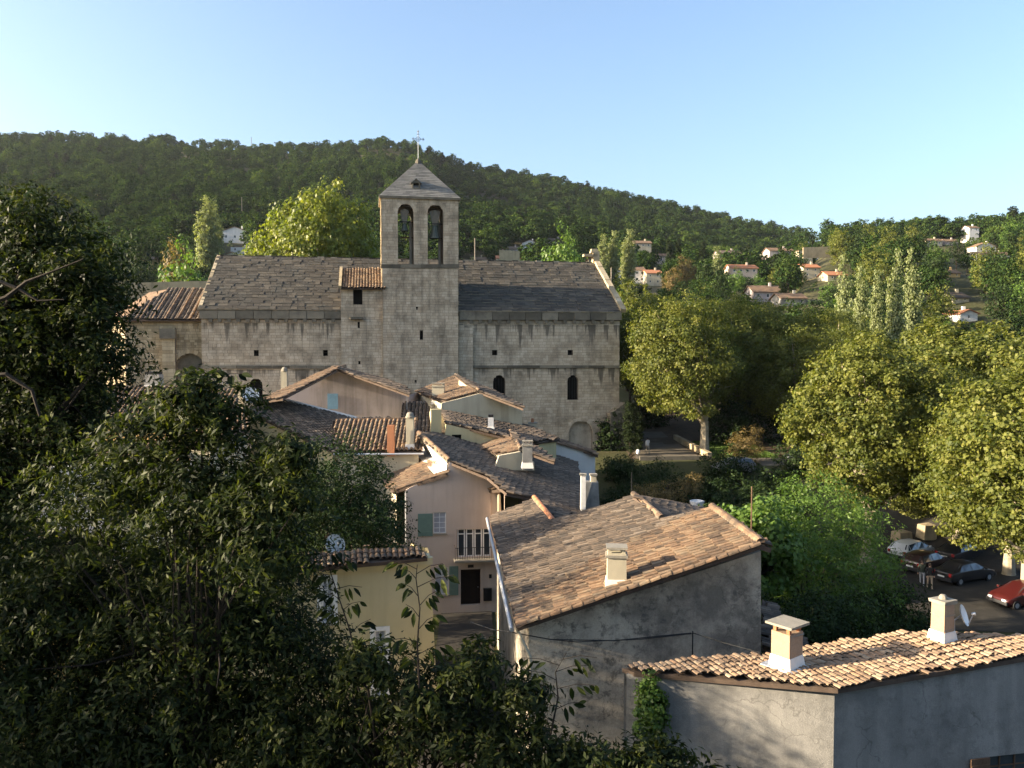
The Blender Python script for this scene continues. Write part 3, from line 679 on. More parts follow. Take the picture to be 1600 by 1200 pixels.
# tower shaft
zb0 = Zc(655, 416, FT)
ht = [FT.rect(656, 517, 661, 530), FT.rect(650, 479, 653, 482), FT.rect(687, 566, 691, 570), FT.rect(648, 592, 651, 597), FT.rect(641, 566, 646, 570)]
tw, ot = wall_section('tower_shaft', 598, 716, zt, zb0, ht, W=FT, mat='stone_tower', ch=.27, seed=5, depth=.9)
for h_ in ht: dark_opening(FT, h_)
ta, tb = FT.px((598, 530), (716, 530)); TD = 5.6
V = lambda p, z: Vector((p.x, p.y, z))
for (p, s_, az_) in ((ta, -1, AZC - 90), (tb, 1, AZC + 90)):
    Ws = Wall(p, az_); Ws.u = DC
    out = [V(p, zt), V(p, zt) + DC * TD, V(p, zb0) + DC * TD, V(p, zb0)]
    if s_ < 0: out = out[::-1]
    w_ = MB().slab([q - UC * s_ * .04 for q in out], -UC * s_ * .5).build('tower_side_wall', M['mortar'], church)
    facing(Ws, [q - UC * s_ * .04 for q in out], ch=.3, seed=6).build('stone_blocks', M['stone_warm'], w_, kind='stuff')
MB().quad(*[V(p, z) + DC * TD for p, z in ((ta, zt), (tb, zt), (tb, zb0), (ta, zb0))]).build('tower_side_wall', M['stone'], church)
MB().obox(V(ta, zb0 - .3), UC * (tb - ta).length, DC * TD, Vector((0, 0, .25))).build('belfry_floor', M['stone_dark'], church)
band(596, 718, 413, 419, .10, 'string_course', 'stone_dark', W=FT)
# belfry
FB = Wall(FT.P0 - FT.n * .08, AZC); FB.u = UC
zB1 = Zc(655, 310, FB)
oL, oR = arch_px(FB, 634, 319, 414, 24, n=10), arch_px(FB, 680.5, 320, 414, 24, n=10)
ba, bb = FB.px((596, 360), (716, 360))
for h_ in (oL, oR):
    for i in (0, 1): h_[i].z = zb0 + .12
outB = [V(ba, zb0), V(bb, zb0), V(bb, zB1), V(ba, zB1)]
BD = TD - .2; TH = .95
bf = MB().slab(outB, -FB.n * TH, [oL, oR]).build('belfry_wall', M['mortar'], church)
facing(FB, outB, [oL, oR], ch=.30, seed=9).build('stone_blocks', M['stone_tower'], bf, kind='stuff')
for h_ in (oL, oR): voussoirs(FB, h_, church, M['stone'], wid=.38, proud=.06)
# rear wall with matching openings: one sees the trees through them
sh = DC * (BD - TH)
MB().slab([p + sh for p in outB], DC * TH, [[p + sh for p in h_] for h_ in (oL, oR)]).build('belfry_wall', M['stone'], church)
for (p, s_) in ((ba, -1), (bb, 1)):
    Ws = Wall(p, AZC + 90 * s_); Ws.u = DC; out = [V(p, zb0), V(p, zb0) + DC * BD, V(p, zB1) + DC * BD, V(p, zB1)]
    if s_ < 0: out = out[::-1]
    w_ = MB().slab(out, -UC * s_ * .8).build('belfry_side_wall', M['mortar'], church)
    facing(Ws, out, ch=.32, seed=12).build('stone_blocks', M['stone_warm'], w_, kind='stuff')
for i in (0, 1):       # slim outer strip buttresses of the belfry corners
    p = (ba, bb)[i]; q = (-1, 1)[i]
# pyramid
ov = .22; c4 = [ba - UC * ov + FB.n * ov, bb + UC * ov + FB.n * ov, bb + UC * ov + DC * (BD + ov), ba - UC * ov + DC * (BD + ov)]
ctr = (ba + bb) / 2 + DC * BD / 2; apex = on(653, 251, ctr, FB.n); zA = apex.z; apex = V(ctr, zA); zE2 = Zc(655, 308, FB)
MB().poly([V(p, zE2 - .22) for p in c4][::-1]).build('spire_soffit', M['stone'], church)
eb = MB()
for i in range(4):
    p, q = c4[i], c4[(i + 1) % 4]; eb.quad(V(p, zE2 - .22), V(q, zE2 - .22), V(q, zE2), V(p, zE2))
eb.build('spire_eaves', M['stone_dark'], church)
k = 22
for i in range(4):
    p, q = V(c4[i], zE2), V(c4[(i + 1) % 4], zE2); m = MB()
    for j in range(k):          # courses of the stone spire, each stepping in
        f0, f1 = j / k, (j + 1) / k; lo = [p + (apex - p) * f0, q + (apex - q) * f0]; hi = [p + (apex - p) * f1, q + (apex - q) * f1]
        o_ = geometry.normal([p, q, apex]) * .03; nb = max(1, int((lo[1] - lo[0]).length / .7))
        for b_ in range(nb):
            g0, g1 = b_ / nb, (b_ + 1) / nb
            m.quad(lo[0].lerp(lo[1], g0) + o_, lo[0].lerp(lo[1], g1) + o_, hi[0].lerp(hi[1], g1), hi[0].lerp(hi[1], g0), random.random())
        m.quad(lo[0], lo[1], lo[1] + o_, lo[0] + o_, .4)
    m.build('spire_face', M['pyramid'], church)
MB().lathe(apex - Vector((0, 0, .35)), [(.34, 0), (.3, .3), (.18, .5), (.0, .6)], 8).build('spire_cap', M['stone_dark'], church)
# little dormer on the spire front
fr = on(650, 289, c4[0] + Vector((0, 0, 0)), (V(c4[1], zE2) - V(c4[0], zE2)).cross(apex - V(c4[0], zE2)).normalized())
P_ = V(c4[0], zE2); nf = (V(c4[1], zE2) - P_).cross(apex - P_).normalized(); fr = on(650, 290, P_, nf)
dm = MB(); hw, hh = .42, .62; b_ = fr + FB.n * .28 - Vector((0, 0, .35))
wl_, wr_ = b_ - UC * hw, b_ + UC * hw
MB().slab([wl_, wr_, wr_ + Vector((0, 0, hh)), b_ + Vector((0, 0, hh + .38)), wl_ + Vector((0, 0, hh))], DC * .8, [[wl_ + UC * .14 + Vector((0, 0, .1)), wr_ - UC * .14 + Vector((0, 0, .1)), wr_ - UC * .14 + Vector((0, 0, .58)), wl_ + UC * .14 + Vector((0, 0, .58))]]).build('spire_dormer', M['stone_dark'], church)
MB().quad(*[p + DC * .3 for p in (wl_ + UC * .14, wr_ - UC * .14, wr_ - UC * .14 + Vector((0, 0, .6)), wl_ + UC * .14 + Vector((0, 0, .6)))]).build('window', M['dark'], church)
r_ = MB(); tp = b_ + Vector((0, 0, hh + .42)) + FB.n * .12
for s_ in (-1, 1): 
    e = b_ + UC * s_ * (hw + .14) + Vector((0, 0, hh - .05)) + FB.n * .12; r_.slab([tp, e, e + DC * 1.0, tp + DC * 1.0], Vector((0, 0, -.07)))
r_.build('dormer_roof', M['pyramid'], church)
# cross with trefoil tips
cb = apex + Vector((0, 0, .2)); ct = on(653, 204, apex, FB.n); H = ct.z - cb.z
cr = thing('spire_cross', cb, 'thin metal cross with decorated arms on the tip of the bell tower', 'cross')
MB().tube([cb, cb + Vector((0, 0, H))], .035, 6).build('shaft', M['crossmetal'], cr)
zc = cb + Vector((0, 0, H * .70)); m = MB(); m.tube([zc - UC * .62, zc + UC * .62], .03, 6)
for s_ in (-1, 1):
    for (dx, dz) in ((.62, 0), (.52, .10), (.52, -.10)): m.lathe(zc + UC * s_ * dx + Vector((0, 0, dz)), [(0, -.07), (.07, 0), (0, .07)], 6)
for (dx, dz) in ((0, .60), (.1, .5), (-.1, .5), (.07, .78), (-.07, .78), (0, .9)): m.lathe(zc + UC * dx + Vector((0, 0, dz)), [(0, -.07), (.06, 0), (0, .07)], 6)
m.build('cross_arm', M['crossmetal'], cr)
m = MB(); m.tube([zc + (UC * math.cos(a) + Vector((0, 0, math.sin(a)))) * .24 for a in np.linspace(0, 2 * math.pi, 17)], .03, 5); m.build('ring', M['crossmetal'], cr)
# bells hang from their headstocks
def bell(cx, ytop_bell, ybot_bell, wpx, ystock, lab, nm='church_bell'):
    W2 = Wall(FB.P0 + DC * .55, AZC); W2.u = UC
    c_ = W2.px((cx, ybot_bell))[0]; t_ = W2.px((cx, ytop_bell))[0]; st = W2.px((cx, ystock))[0]; r = abs(W2.px((cx + wpx / 2, 350))[0].x - W2.px((cx, 350))[0].x); h = t_.z - c_.z
    b = thing(nm, c_, lab, 'bell')
    MB().lathe(c_, [(r, 0), (r * .98, .06 * h), (r * .78, .25 * h), (r * .62, .55 * h), (r * .55, .8 * h), (r * .42, .96 * h), (0, 1.0 * h)], 20).build('bell_body', M['bronze'], b, smooth=True)
    MB().lathe(c_ - Vector((0, 0, .12)), [(0, 0), (.09, .08), (.05, .3), (.03, .5 * h)], 8).build('clapper', M['iron'], b)
    hw_ = r * .95; z0, z1 = t_.z + .02, st.z; n = 7
    for i in range(n):     # the wooden headstock: fanned timbers
        f = (i / (n - 1) - .5) * 2; x0 = UC * f * r * .38; x1 = UC * f * hw_
        MB().tube([V(c_, z0) + x0, V(c_, z0 * .4 + z1 * .6) + x1 * .8, V(c_, z1) + x1 - Vector((0, 0, .15 * abs(f)))], [.05, .075, .085], 4).build('headstock_timber', M['palewood'], b)
    MB().tube([V(c_, z0 + .12) - UC * (.86), V(c_, z0 + .12) + UC * (.86)], .07, 6).build('axle', M['iron'], b)
bell(632, 349, 361, 13, 326, 'small bronze bell with wooden headstock in the left arch of the tower')
bell(679.5, 352, 373, 17, 328, 'large dark bell under a fanned wooden headstock in the right arch of the tower')
for (x, nm, lab) in ((641.5, 'bell_frame_post', 'upright timber post of the bell frame inside the left belfry arch'), (686.5, 'bell_frame_post', 'upright reddish timber post of the bell frame inside the right belfry arch')):
    W2 = Wall(FB.P0 + DC * 1.3, AZC); W2.u = UC; p = W2.px((x, 412))[0]; p.z = zb0
    t_ = thing(nm, p, lab, 'bell frame')
    MB().box(p + Vector((0, 0, 2.4)), (.22, .22, 4.8), R(AZC + 90)).build('post', M['palewood'], t_); MB().box(p + UC * .32 + Vector((0, 0, 2.3)), (.14, .2, 4.6), R(AZC + 90)).build('post', M['wood'], t_)
    MB().box(p + UC * -.2 + Vector((0, 0, 3.1)), (1.6, .16, .16), R(AZC + 90)).build('crossbar', M['wood'], t_)
# buttress strip right of the tower
Fs = Wall(FC.P0 + FC.n * .28, AZC); Fs.u = UC
h0 = Fs.rect(717, 500, 739, 700); h0 = [V(h0[0], zt), V(h0[1], zt), V(h0[2], Zc(728, 512)), V(h0[3], Zc(728, 508))]
w_ = MB().slab(h0, -FC.n * .4).build('pilaster', M['mortar'], church); facing(Fs, h0, ch=.32, seed=14).build('stone_blocks', M['stone_tower'], w_, kind='stuff')
# stair turret left of the tower
Fq = Wall(FC.P0 + FC.n * .45, AZC); Fq.u = UC
hq = [Fq.rect(552, 451, 566, 476), Fq.rect(559, 503, 562, 512), Fq.rect(560, 562, 563, 570)]
wall_section('turret_wall', 533, 599, zt, Zc(566, 449, Fq), hq, W=Fq, mat='stone_tower', ch=.28, seed=15, depth=2.2)
for h_ in hq: dark_opening(Fq, h_, depth=.6)
PQ = Plane(Fq.px((566, 449))[0] + FC.n * .25, AZC, 24); q_ = PQ.px((532, 450), (602, 450)); q2 = PQ.px((602, 419), (534, 420))
tiled_roof(church, PQ, [q_[0], q_[1], q2[0], q2[1]], M['tile'], w=.30, L=.5, nobj=110, seed=4)
MB().obox(q_[0] - UC * .2 - PQ.n * .05, UC * .28, q2[1] - q_[0], PQ.n * .3).build('verge_coping', M['stone_warm'], church)
p = FQ = Fq.px((557, 497))[0]; MB().box(p + FC.n * .25, (1.3, .55, .22), R(AZC + 90), jit=.05).build('projecting_stone', M['stone_dark'], church)
# big buttress with ivy at the right corner
bp = FC.px((962, 640))[0]; xr = FC.px((988, 700))[0]; xl = FC.px((947, 700))[0]; bz = Zc(960, 628)
A = [V(xl, zt) , V(xr, zt), V(xr, Zc(985, 660)), V(FC.px((970, 640))[0], bz), V(xl, bz - 1.2)]
W3_ = Wall(xl + FC.n * 1.6, AZC); W3_.u = UC; A1 = [p + FC.n * 1.6 for p in A]
w_ = MB().slab(A1, -FC.n * 4.2).build('buttress', M['mortar'], church); facing(W3_, A1, ch=.24, bw=(.2, .45), proud=(.02, .09), seed=16).build('stone_blocks', M['stone_dark'], w_, kind='stuff')
# apse wing on the left: lower, warmer wall with shallow tiled hip roof
FA = Wall(FC.px((315, 530))[0] + DC * 1.1, AZC - 2); FA.u = Vector((-FA.n.y, FA.n.x, 0))
if FA.u.x < 0: FA.u = -FA.u
zA0 = Zc(260, 500, FA)
harch = arch_px(FA, 297, 552, 625, 44, n=12)
a_, b_ = FA.px((196, 530), (316, 530)); outA = [V(a_, zt), V(b_, zt), V(b_, zA0), V(a_, zA0)]
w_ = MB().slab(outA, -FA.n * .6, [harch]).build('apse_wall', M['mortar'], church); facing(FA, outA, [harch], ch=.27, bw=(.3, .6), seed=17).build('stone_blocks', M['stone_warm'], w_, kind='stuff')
dark_opening(FA, harch, 'arch_infill', .55, 'brick' if False else 'stone_dark'); voussoirs(FA, harch, church, M['stone_warm'], wid=.4)
for (x0, x1, y0) in ((255, 273, 512),):
    Wp = Wall(FA.P0 + FA.n * .5, AZC - 2); Wp.u = FA.u; r = Wp.rect(x0, y0, x1, 640); r = [V(r[0], zt), V(r[1], zt), r[2], r[3]]
    w_ = MB().slab(r, -FA.n * .6).build('pilaster', M['mortar'], church); facing(Wp, r, ch=.4, bw=(1.0, 1.3), seed=18).build('stone_blocks', M['stone_warm'], w_, kind='stuff')
    MB().box((r[2] + r[3]) / 2 + Vector((0, 0, -.6)) + FA.n * .1, (1.5, .6, 1.0), R(AZC + 88)).build('pilaster_cap', M['stone_dark'], church)
# slanting apse side that catches the sun
FL = Wall(a_, AZC - 58); FL.u = Vector((-FL.n.y, FL.n.x, 0)); l_ = a_ - FL.u * 7 if FL.u.x > 0 else a_ + FL.u * 7
outL = [V(l_, zt), V(a_, zt), V(a_, zA0), V(l_, zA0)]
w_ = MB().slab(outL, -FL.n * .6).build('apse_wall', M['mortar'], church)
FL.u = (a_ - l_).normalized(); facing(FL, outL, ch=.27, seed=19).build('stone_blocks', M['stone_warm'], w_, kind='stuff')
band(194, 316, 497, 503, .3, 'cornice', 'stone_warm', W=FA)
PA = Plane(V(b_, zA0 + .15) + FA.n * .3, AZC - 2, 27); pa = PA.px((186, 500), (319, 500), (326, 452), (262, 452))
tiled_roof(church, PA, [pa[0], pa[1], pa[2], pa[3]], M['tile_old'], w=.42, L=.5, nobj=0, seed=21, pans=False, rows_gap=1.0)
for i in range(7):          # raised mortared ribs running down the roof
    f = i / 6.0; lo = pa[0].lerp(pa[1], .1 + .88 * f); hi = lo - PA.down * (pa[1] - pa[2]).length
    a2 = (pa[3] - pa[0]).dot(FA.u); 
    if f < .5: hi = lo + (hi - lo) * (.45 + 1.0 * f)
    if hi.z > pa[2].z: hi = lo + (hi - lo) * .98
    ridge_tiles(church, lo + PA.n * .1, hi + PA.n * .1, M['tile'], r=.12, L=.45, name='rib_tile', mortar=False)
hipw = Plane(V(l_, zA0 + .15) + FL.n * .3, AZC - 58, 27)
MB().slab([l_.xyz.lerp(l_, 0) * 1 + Vector((0, 0, zA0 - l_.z + .1)), V(pa[0], pa[0].z), pa[3], V(l_ + FA.u * 3 + DC * 6, pa[3].z)], Vector((0, 0, -.2))).build('roof', M['tile'], church)
# ivy on the buttress
ivp, _ = crown_mesh('ivy', (1.7, .7, 3.6), 260, 30, .4, .20, .8, M['leaf_dark'], 31, shell=.5)
o = bpy.data.objects.new('ivy', ivp); place(o, None, xl + FC.n * 1.3 + UC * .2 + Vector((0, 0, bz - 4.3 - xl.z))); o.rotation_euler.z = R(AZC + 90); tag(o, 'dark ivy climbing the left side of the church corner buttress', 'ivy')
# ================================================================ village houses
def house(name, loc, label, cat='house', group=None): return thing(name, loc, label, cat, group)
def walls_under(parent, poly, zb, mat, inset=.28, drop=.12, skip=(), name='wall', th=.35, holes={}, nofront=False):
    """walls dropped from the edges of a roof polygon (each edge its own wall), pulled in under the eaves"""
    P = [Vector(p) for p in poly]; c_ = sum(P, Vector()) / len(P); area = sum(P[i].x * P[(i + 1) % len(P)].y - P[(i + 1) % len(P)].x * P[i].y for i in range(len(P)))
    if area < 0: P = P[::-1]
    n = len(P); Q = []
    for i in range(n):
        a, b, d = P[i - 1], P[i], P[(i + 1) % n]; e1 = (b - a).xy.normalized(); e2 = (d - b).xy.normalized()
        n1 = Vector((-e1.y, e1.x)); n2 = Vector((-e2.y, e2.x)); bis = (n1 + n2); bis = bis / max(.35, bis.length_squared) * 2 * .5 * inset * 2 / 2
        k = inset / max(.4, bis.normalized().dot(n1)); bis = bis.normalized() * k
        Q.append(Vector((b.x + bis.x, b.y + bis.y, b.z - drop)))
    m = MB()
    for i in range(n):
        if i in skip: continue
        p, q = Q[i], Q[(i + 1) % n]; e = (q - p).xy.normalized()
        if nofront and e.x > .6: continue
        if nofront == 3 and e.y > .5: continue
        if nofront == 4 and abs(e.y) > .5: continue
        m.quad(V(p, zb), V(q, zb), q, p)
    m.build(name, mat, parent); return Q
def window(parent, W, x0, y0, x1, y1, frame=None, cols=2, rows=3, depth=.14, curtain=False, name='window', shut=None, fr=.06, sill=True):
    """frame with glazing bars, panes and sill set in a reveal of wall W; picture corners"""
    r = W.rect(x0, y0, x1, y1); rr_ = [p - W.n * depth for p in r]; frame = frame or M['white_paint']
    u = (r[1] - r[0]).normalized(); wd = (r[1] - r[0]).length; ht = r[2].z - r[0].z; z = Vector((0, 0, 1)); m = MB()
    for (o_, ww, hh) in ((0, fr, ht), (wd - fr, fr, ht)): m.obox(rr_[0] + u * o_, u * ww, z * hh, W.n * .05)
    for zz in (0, ht - fr): m.obox(rr_[0] + u * fr + z * zz, u * (wd - 2 * fr), z * fr, W.n * .048)
    for i in range(1, cols): m.obox(rr_[0] + u * (wd * i / cols - .02) + z * fr, u * .04, z * (ht - 2 * fr), W.n * .044)
    for j in range(1, rows): m.obox(rr_[0] + u * fr + z * (ht * j / rows - .015), u * (wd - 2 * fr), z * .03, W.n * .040)
    f = m.build(name, frame, parent)
    for i in range(cols):
        for j in range(rows):
            a = rr_[0] + u * (wd * i / cols) + z * (ht * j / rows) + W.n * .01
            MB().quad(a, a + u * wd / cols, a + u * wd / cols + z * ht / rows, a + z * ht / rows).build('pane', M['curtain'] if curtain else M['glass'], f)
    if sill: MB().obox(r[0] - u * .06 - z * .06 - W.n * .1, u * (wd + .12), z * .06, W.n * .2).build('sill', M['concrete'], f)
    return r
def shutter(parent, W, x0, y0, x1, y1, mat, label=None, boards=5, off=.03, ang=0):
    r = W.rect(x0, y0, x1, y1); u = (r[1] - r[0]); n = boards; ht = Vector((0, 0, r[2].z - r[0].z)); s = MB()
    s.obox(r[0] + W.n * off, u, ht, W.n * .025, .3); root = s.build('shutter', mat, parent)
    if label: root['label'] = label
    for i in range(n): MB().obox(r[0] + W.n * (off + .026) + u * (i / n + .01), u * (.95 / n), ht, W.n * .014, random.random()).build('board', mat, root)
    for f in (.15, .8): MB().obox(r[0] + W.n * (off + .041) + ht * f + u * .03, u * .94, ht * .06, W.n * .012, .4).build('brace', mat, root)
def reveal(parent, W, hole, depth=.15, mat=None): 
    m = MB(); inset_recess(m, W, hole, depth); m.build('reveal', mat, parent)
def chimney(loc_px, w, d, h_px, label, mat='cream', Y=None, pl=None, rz=0, cap='slab', taper=.95, zbase=None, flash=True, pot=None, group=None, cat='chimney', W_px=None):
    """loc_px: foot of the stack in the picture; stands on roof plane pl (or at depth Y); h_px: picture y of its top"""
    p = pl.px(loc_px)[0] if pl else at(loc_px[0], loc_px[1], Y=Y); top = at(loc_px[0], h_px, Y=p.y); h = top.z - p.z; z0 = p.z - .25
    t = thing('chimney', p, label, cat, group); c_ = Vector((p.x, p.y, z0 + (h + .25) * .5)); hb = h + .25
    caph = .07 if cap in ('slab', 'tiles') else 0
    MB().box(c_, (w, d, hb), rz, taper=taper, jit=.012).build('stack', M[mat], t)
    if flash: 
        m = MB(); m.box(p + Vector((0, 0, .02)), (w + .14, d + .14, .34), rz, taper=.86); m.build('flashing', M['flash'], t)
    if cap == 'slab':
        MB().box(p + Vector((0, 0, h - .10)), (w * taper + .10, d * taper + .10, .08), rz).build('collar', M['concrete'], t)
        for (sx, sy) in ((1, 1), (-1, 1), (1, -1), (-1, -1)):
            o_ = Matrix.Rotation(rz, 3, 'Z') @ Vector((sx * (w / 2 - .09), sy * (d / 2 - .09), h + .03)); MB().box(p + o_, (.11, .11, .2), rz).build('cap_leg', M[mat], t)
        MB().box(p + Vector((0, 0, h + .16)), (w + .06, d + .06, .07), rz, jit=.01).build('cap', M['concrete'], t)
    elif cap == 'round':
        MB().lathe(p + Vector((0, 0, h - .02)), [(w * .62, 0), (w * .62, .08), (w * .5, .09), (w * .45, .25), (w * .3, .34), (0, .38)], 12).build('cap', M['concrete'], t)
    elif cap == 'pot':
        MB().box(p + Vector((0, 0, h - .03)), (w + .1, d + .1, .08), rz).build('collar', M['concrete'], t)
        MB().lathe(p + Vector((0, 0, h)), [(.13, 0), (.11, .28), (.14, .30), (.11, .31), (.10, .1)], 12).build('pot', M['brick'], t)
    elif cap == 'block':
        MB().box(p + Vector((0, 0, h + .02)), (w + .08, d + .08, .1), rz, jit=.015).build('cap', M['concrete'], t)
    elif cap == 'metal':
        MB().box(p + Vector((0, 0, h + .1)), (w * .85, d * .85, .2), rz).build('vent', M['iron'], t)
    return t
def dish(P, az, r, label, mat, tilt=25, arm=True):
    t = thing('satellite_dish', P, label, 'satellite dish'); ax = (Matrix.Rotation(R(az), 3, 'Z') @ Matrix.Rotation(R(90 - tilt), 3, 'Y')).to_3x3()
    prof = [(r * k / 6, .16 * r * (k / 6) ** 2 * 1.6) for k in range(7)]; m = MB(); m.lathe(P, prof, 22, ax=ax); m.lathe(P, [(a, b + .012) for a, b in prof[::-1]], 22, ax=ax); m.build('reflector', mat, t, smooth=True)
    f = P + ax @ Vector((0, 0, r * 1.05)); MB().tube([P + ax @ Vector((r * .85, 0, .1)), f], .015, 5).build('arm', M['galv'], t); MB().lathe(f, [(.0, -.05), (.04, -.04), (.05, .05), (0, .06)], 8, ax=ax).build('receiver', M['galv'], t)
    MB().tube([P - ax @ Vector((0, 0, .02)), P + Vector((0, 0, -.1)) - ax @ Vector((0, 0, .18)), P + Vector((0, 0, -r * 1.5)) - ax @ Vector((0, 0, .18))], .025, 6).build('bracket', M['galv'], t); return t
def pole(px, y0, y1, Y, label, nm='antenna_pole', r=.02, bars=0, cat='antenna', mat='iron'):
    p = at(px, y0, Y=Y); q = at(px, y1, Y=Y); q.x = p.x; t = thing(nm, p, label, cat); MB().tube([p, V(p, q.z)], r, 5).build('mast', M[mat], t)
    for k in range(bars): 
        z = q.z - .05 - k * .16; MB().tube([V(p, z) - Vector((.35 - .05 * k, .1, 0)), V(p, z) + Vector((.35 - .05 * k, .1, 0))], .008, 4).build('element', M[mat], t)
    return t
# -------- big house with the long tiled roof --------------------------------
big = house('stone_house', (3, 30, 0), 'large house with broad clay tiled roof and blackened grey gable wall in the middle foreground')
E0 = at(805, 976, z=7.5)
PR = Plane(E0, 184.5, 17.6)
main_poly = PR.px((805, 978), (765, 808), (835, 780), (862, 815), (957, 788), (990, 774), (1032, 812), (1112, 797), (1186, 850))
tiled_roof(big, PR, main_poly, M['tile_old'], w=.235, L=.42, nobj=140, seed=31, jit=1.5, rise=.75)
PR2 = Plane(E0 + Vector((0, 0, .02)), 184.5, 18.9)
up_poly = PR2.px((807, 980), (800, 948), (900, 895), (1000, 838), (1112, 793), (1190, 850))
tiled_roof(big, PR2, up_poly, M['tile'], w=.235, L=.42, nobj=160, seed=32, jit=1.5, rise=.75, thick=.10)
up2 = PR2.px((905, 838), (860, 818), (990, 772), (1034, 808)); up2 = [p - PR2.n * .02 for p in up2]
# ridge and verge tiles
g0, g1 = PR2.px((1113, 795), (1188, 850)); ridge_tiles(big, g1, g0, M['tile'], r=.15, lift=.1)
g0, g1 = PR.px((990, 775), (1034, 812)); ridge_tiles(big, g1, g0, M['tile'], r=.14, lift=.12)
g0, g1 = PR.px((835, 780), (864, 816)); ridge_tiles(big, g1, g0, M['brick'], r=.14, lift=.12)
v0, v1 = PR2.px((807, 981), (1188, 852)); ridge_tiles(big, v0, v1, M['tile'], r=.09, L=.34, mortar=False, lift=.02, name='verge_tile')
# gable wall towards the camera, slightly battered
WG = Wall(E0 + Vector((.25, .22, 0)), -85.5)
gw = WG.px((826, 1010), (826, 978), (1189, 856)); gr = gw[2]; gl = gw[1]
gtop = [V(gl, gl.z - .05), V(gr, gr.z - .1)]
gu = (V(gr, 0) - V(gl, 0)).normalized()
m = MB(); outer = [V(gl, -1), V(gr, -1) + gu * .15, gtop[1], gtop[0]]; m.slab(outer, -WG.n * .5); m.build('gable_wall', M['gable'], big)
bw_ = [V(gl, 0) , V(gr, 0), V(gr, 0) + PR.down.xy.to_3d().normalized().cross(Vector((0, 0, -1))) * 0]
back = Vector((-WG.n.x, -WG.n.y, 0)); m = MB()
for (p, L_, zt_) in ((gl, 16.5, gl.z - .1), (gr, 5.2, gr.z - .12)): m.quad(V(p, -1), V(p, -1) + back * L_, V(p, zt_) + back * L_, V(p, zt_))
g2 = main_poly[5]; g3 = main_poly[6]
m.quad(V(gr, -1) + back * 5.2, V(g3, -1), V(g3, g3.z - .1), V(gr, gr.z - .12) + back * 5.2); m.quad(V(g3, -1), V(g2, -1), V(g2, g2.z - .1), V(g3, g3.z - .1)); 
m.build('wall', M['gable'], big)
# right-falling rear slopes behind the ridges
PS = Plane(main_poly[6], -8, 14); sp = PS.px((1032, 812), (990, 774), (1060, 786), (1112, 797), (1128, 801))
tiled_roof(big, PS, sp, M['tile_old'], w=.2, L=.36, seed=33, nobj=0)
PS2 = Plane(up_poly[5], 4, 18); s4 = [up_poly[5], up_poly[4]]; s4 += [s4[1] + PS2.down * .35, s4[0] + PS2.down * .35]; tiled_roof(big, PS2, s4, M['tile_old'], w=.2, L=.36, seed=34, nobj=0)
# gutter and downpipe along the lane
a0, a1 = PR.px((803, 981), (763, 808)); off = PR.down.xy.to_3d().normalized() * .07 - Vector((0, 0, .06)); m = MB()
m.tube([a0 + off, a1 + off], .07, 8); m.build('gutter', M['zinc'], big)
MB().tube([a0 + off + Vector((.15, .15, 0)), V(a0, 6.6) + Vector((.5, -.05, 0)), V(a0, 0) + Vector((.5, -.05, 0))], .05, 8).build('downpipe', M['cream'], big)
chimney((963, 912), .60, .50, 862, 'rendered chimney with concrete cap halfway up the big sunlit tiled roof', 'cream', pl=PR2, rz=R(-5), taper=.97, cap='slab')
# -------- right near house ------------------------------------------------------
rh = house('corner_house', (8, 20, 0), 'grey rendered corner house with low sunlit clay roof at the bottom right')
K = at(1308, 1072, z=7.6); PH = Plane(K, 180, 3.5)
rp = PH.px((1309, 1074), (1640, 1018), (1690, 985), (1600, 993), (1500, 991), (1410, 990), (1300, 1003), (1200, 1020), (1090, 1030), (1030, 1036), (972, 1042), (990, 1048))
PHt = Plane(K, -72, 5.0); PHt.n = PH.n; dd = Vector((.28, -.96, 0)); dd = (dd - PH.n * dd.dot(PH.n)).normalized(); PHt.down = dd
tiled_roof(rh, PHt, rp, M['tile_pale'], w=.165, L=.29, nobj=300, seed=41, jit=1.6, name='roof', thick=.12, rise=.36)
Kb = V(K, K.z - .14); Lw = PH.px((978, 1049))[0]; Rw = PH.px((1660, 1017))[0]
m = MB(); nl_ = Vector((-(Lw - K).y, (Lw - K).x, 0)).normalized(); nl_ = nl_ if nl_.y < 0 else -nl_; nr_ = Vector((-(Rw - K).y, (Rw - K).x, 0)).normalized(); nr_ = nr_ if nr_.y < 0 else -nr_
K2 = Kb - (nl_ + nr_) * .09
L2 = V(Lw, Lw.z - .12) - nl_ * .1; R2 = V(Rw, Rw.z - .14) - nr_ * .1
m.slab([V(L2, -1), V(K2, -1), K2, L2], -nl_ * .45); m.build('wall', M['render'], rh)
WR = Wall(K2, 0); WR.n = nr_; WR.u = (R2 - K2).xy.to_3d().normalized(); WR.P0 = K2
rw_hole = WR.rect(1546, 1166, 1640, 1240)
m = MB(); m.slab([V(K2, -1), V(R2, -1), R2, K2], -nr_ * .45, [rw_hole]); m.build('wall', M['render'], rh)
window(rh, WR, 1546, 1166, 1640, 1240, frame=M['wood'], cols=4, rows=3, depth=.2)
shutter(rh, WR, 1515, 1176, 1546, 1248, M['wood'], 'dark brown open shutter')
m = MB(); c2 = PH.px((975, 1043), (1200, 1021), (1410, 992), (1690, 987)); 
for i in range(3): p, q = c2[i], c2[i + 1]; m.quad(V(p, -1), V(q, -1), V(q, q.z - .12), V(p, p.z - .12))
m.build('wall', M['render'], rh)
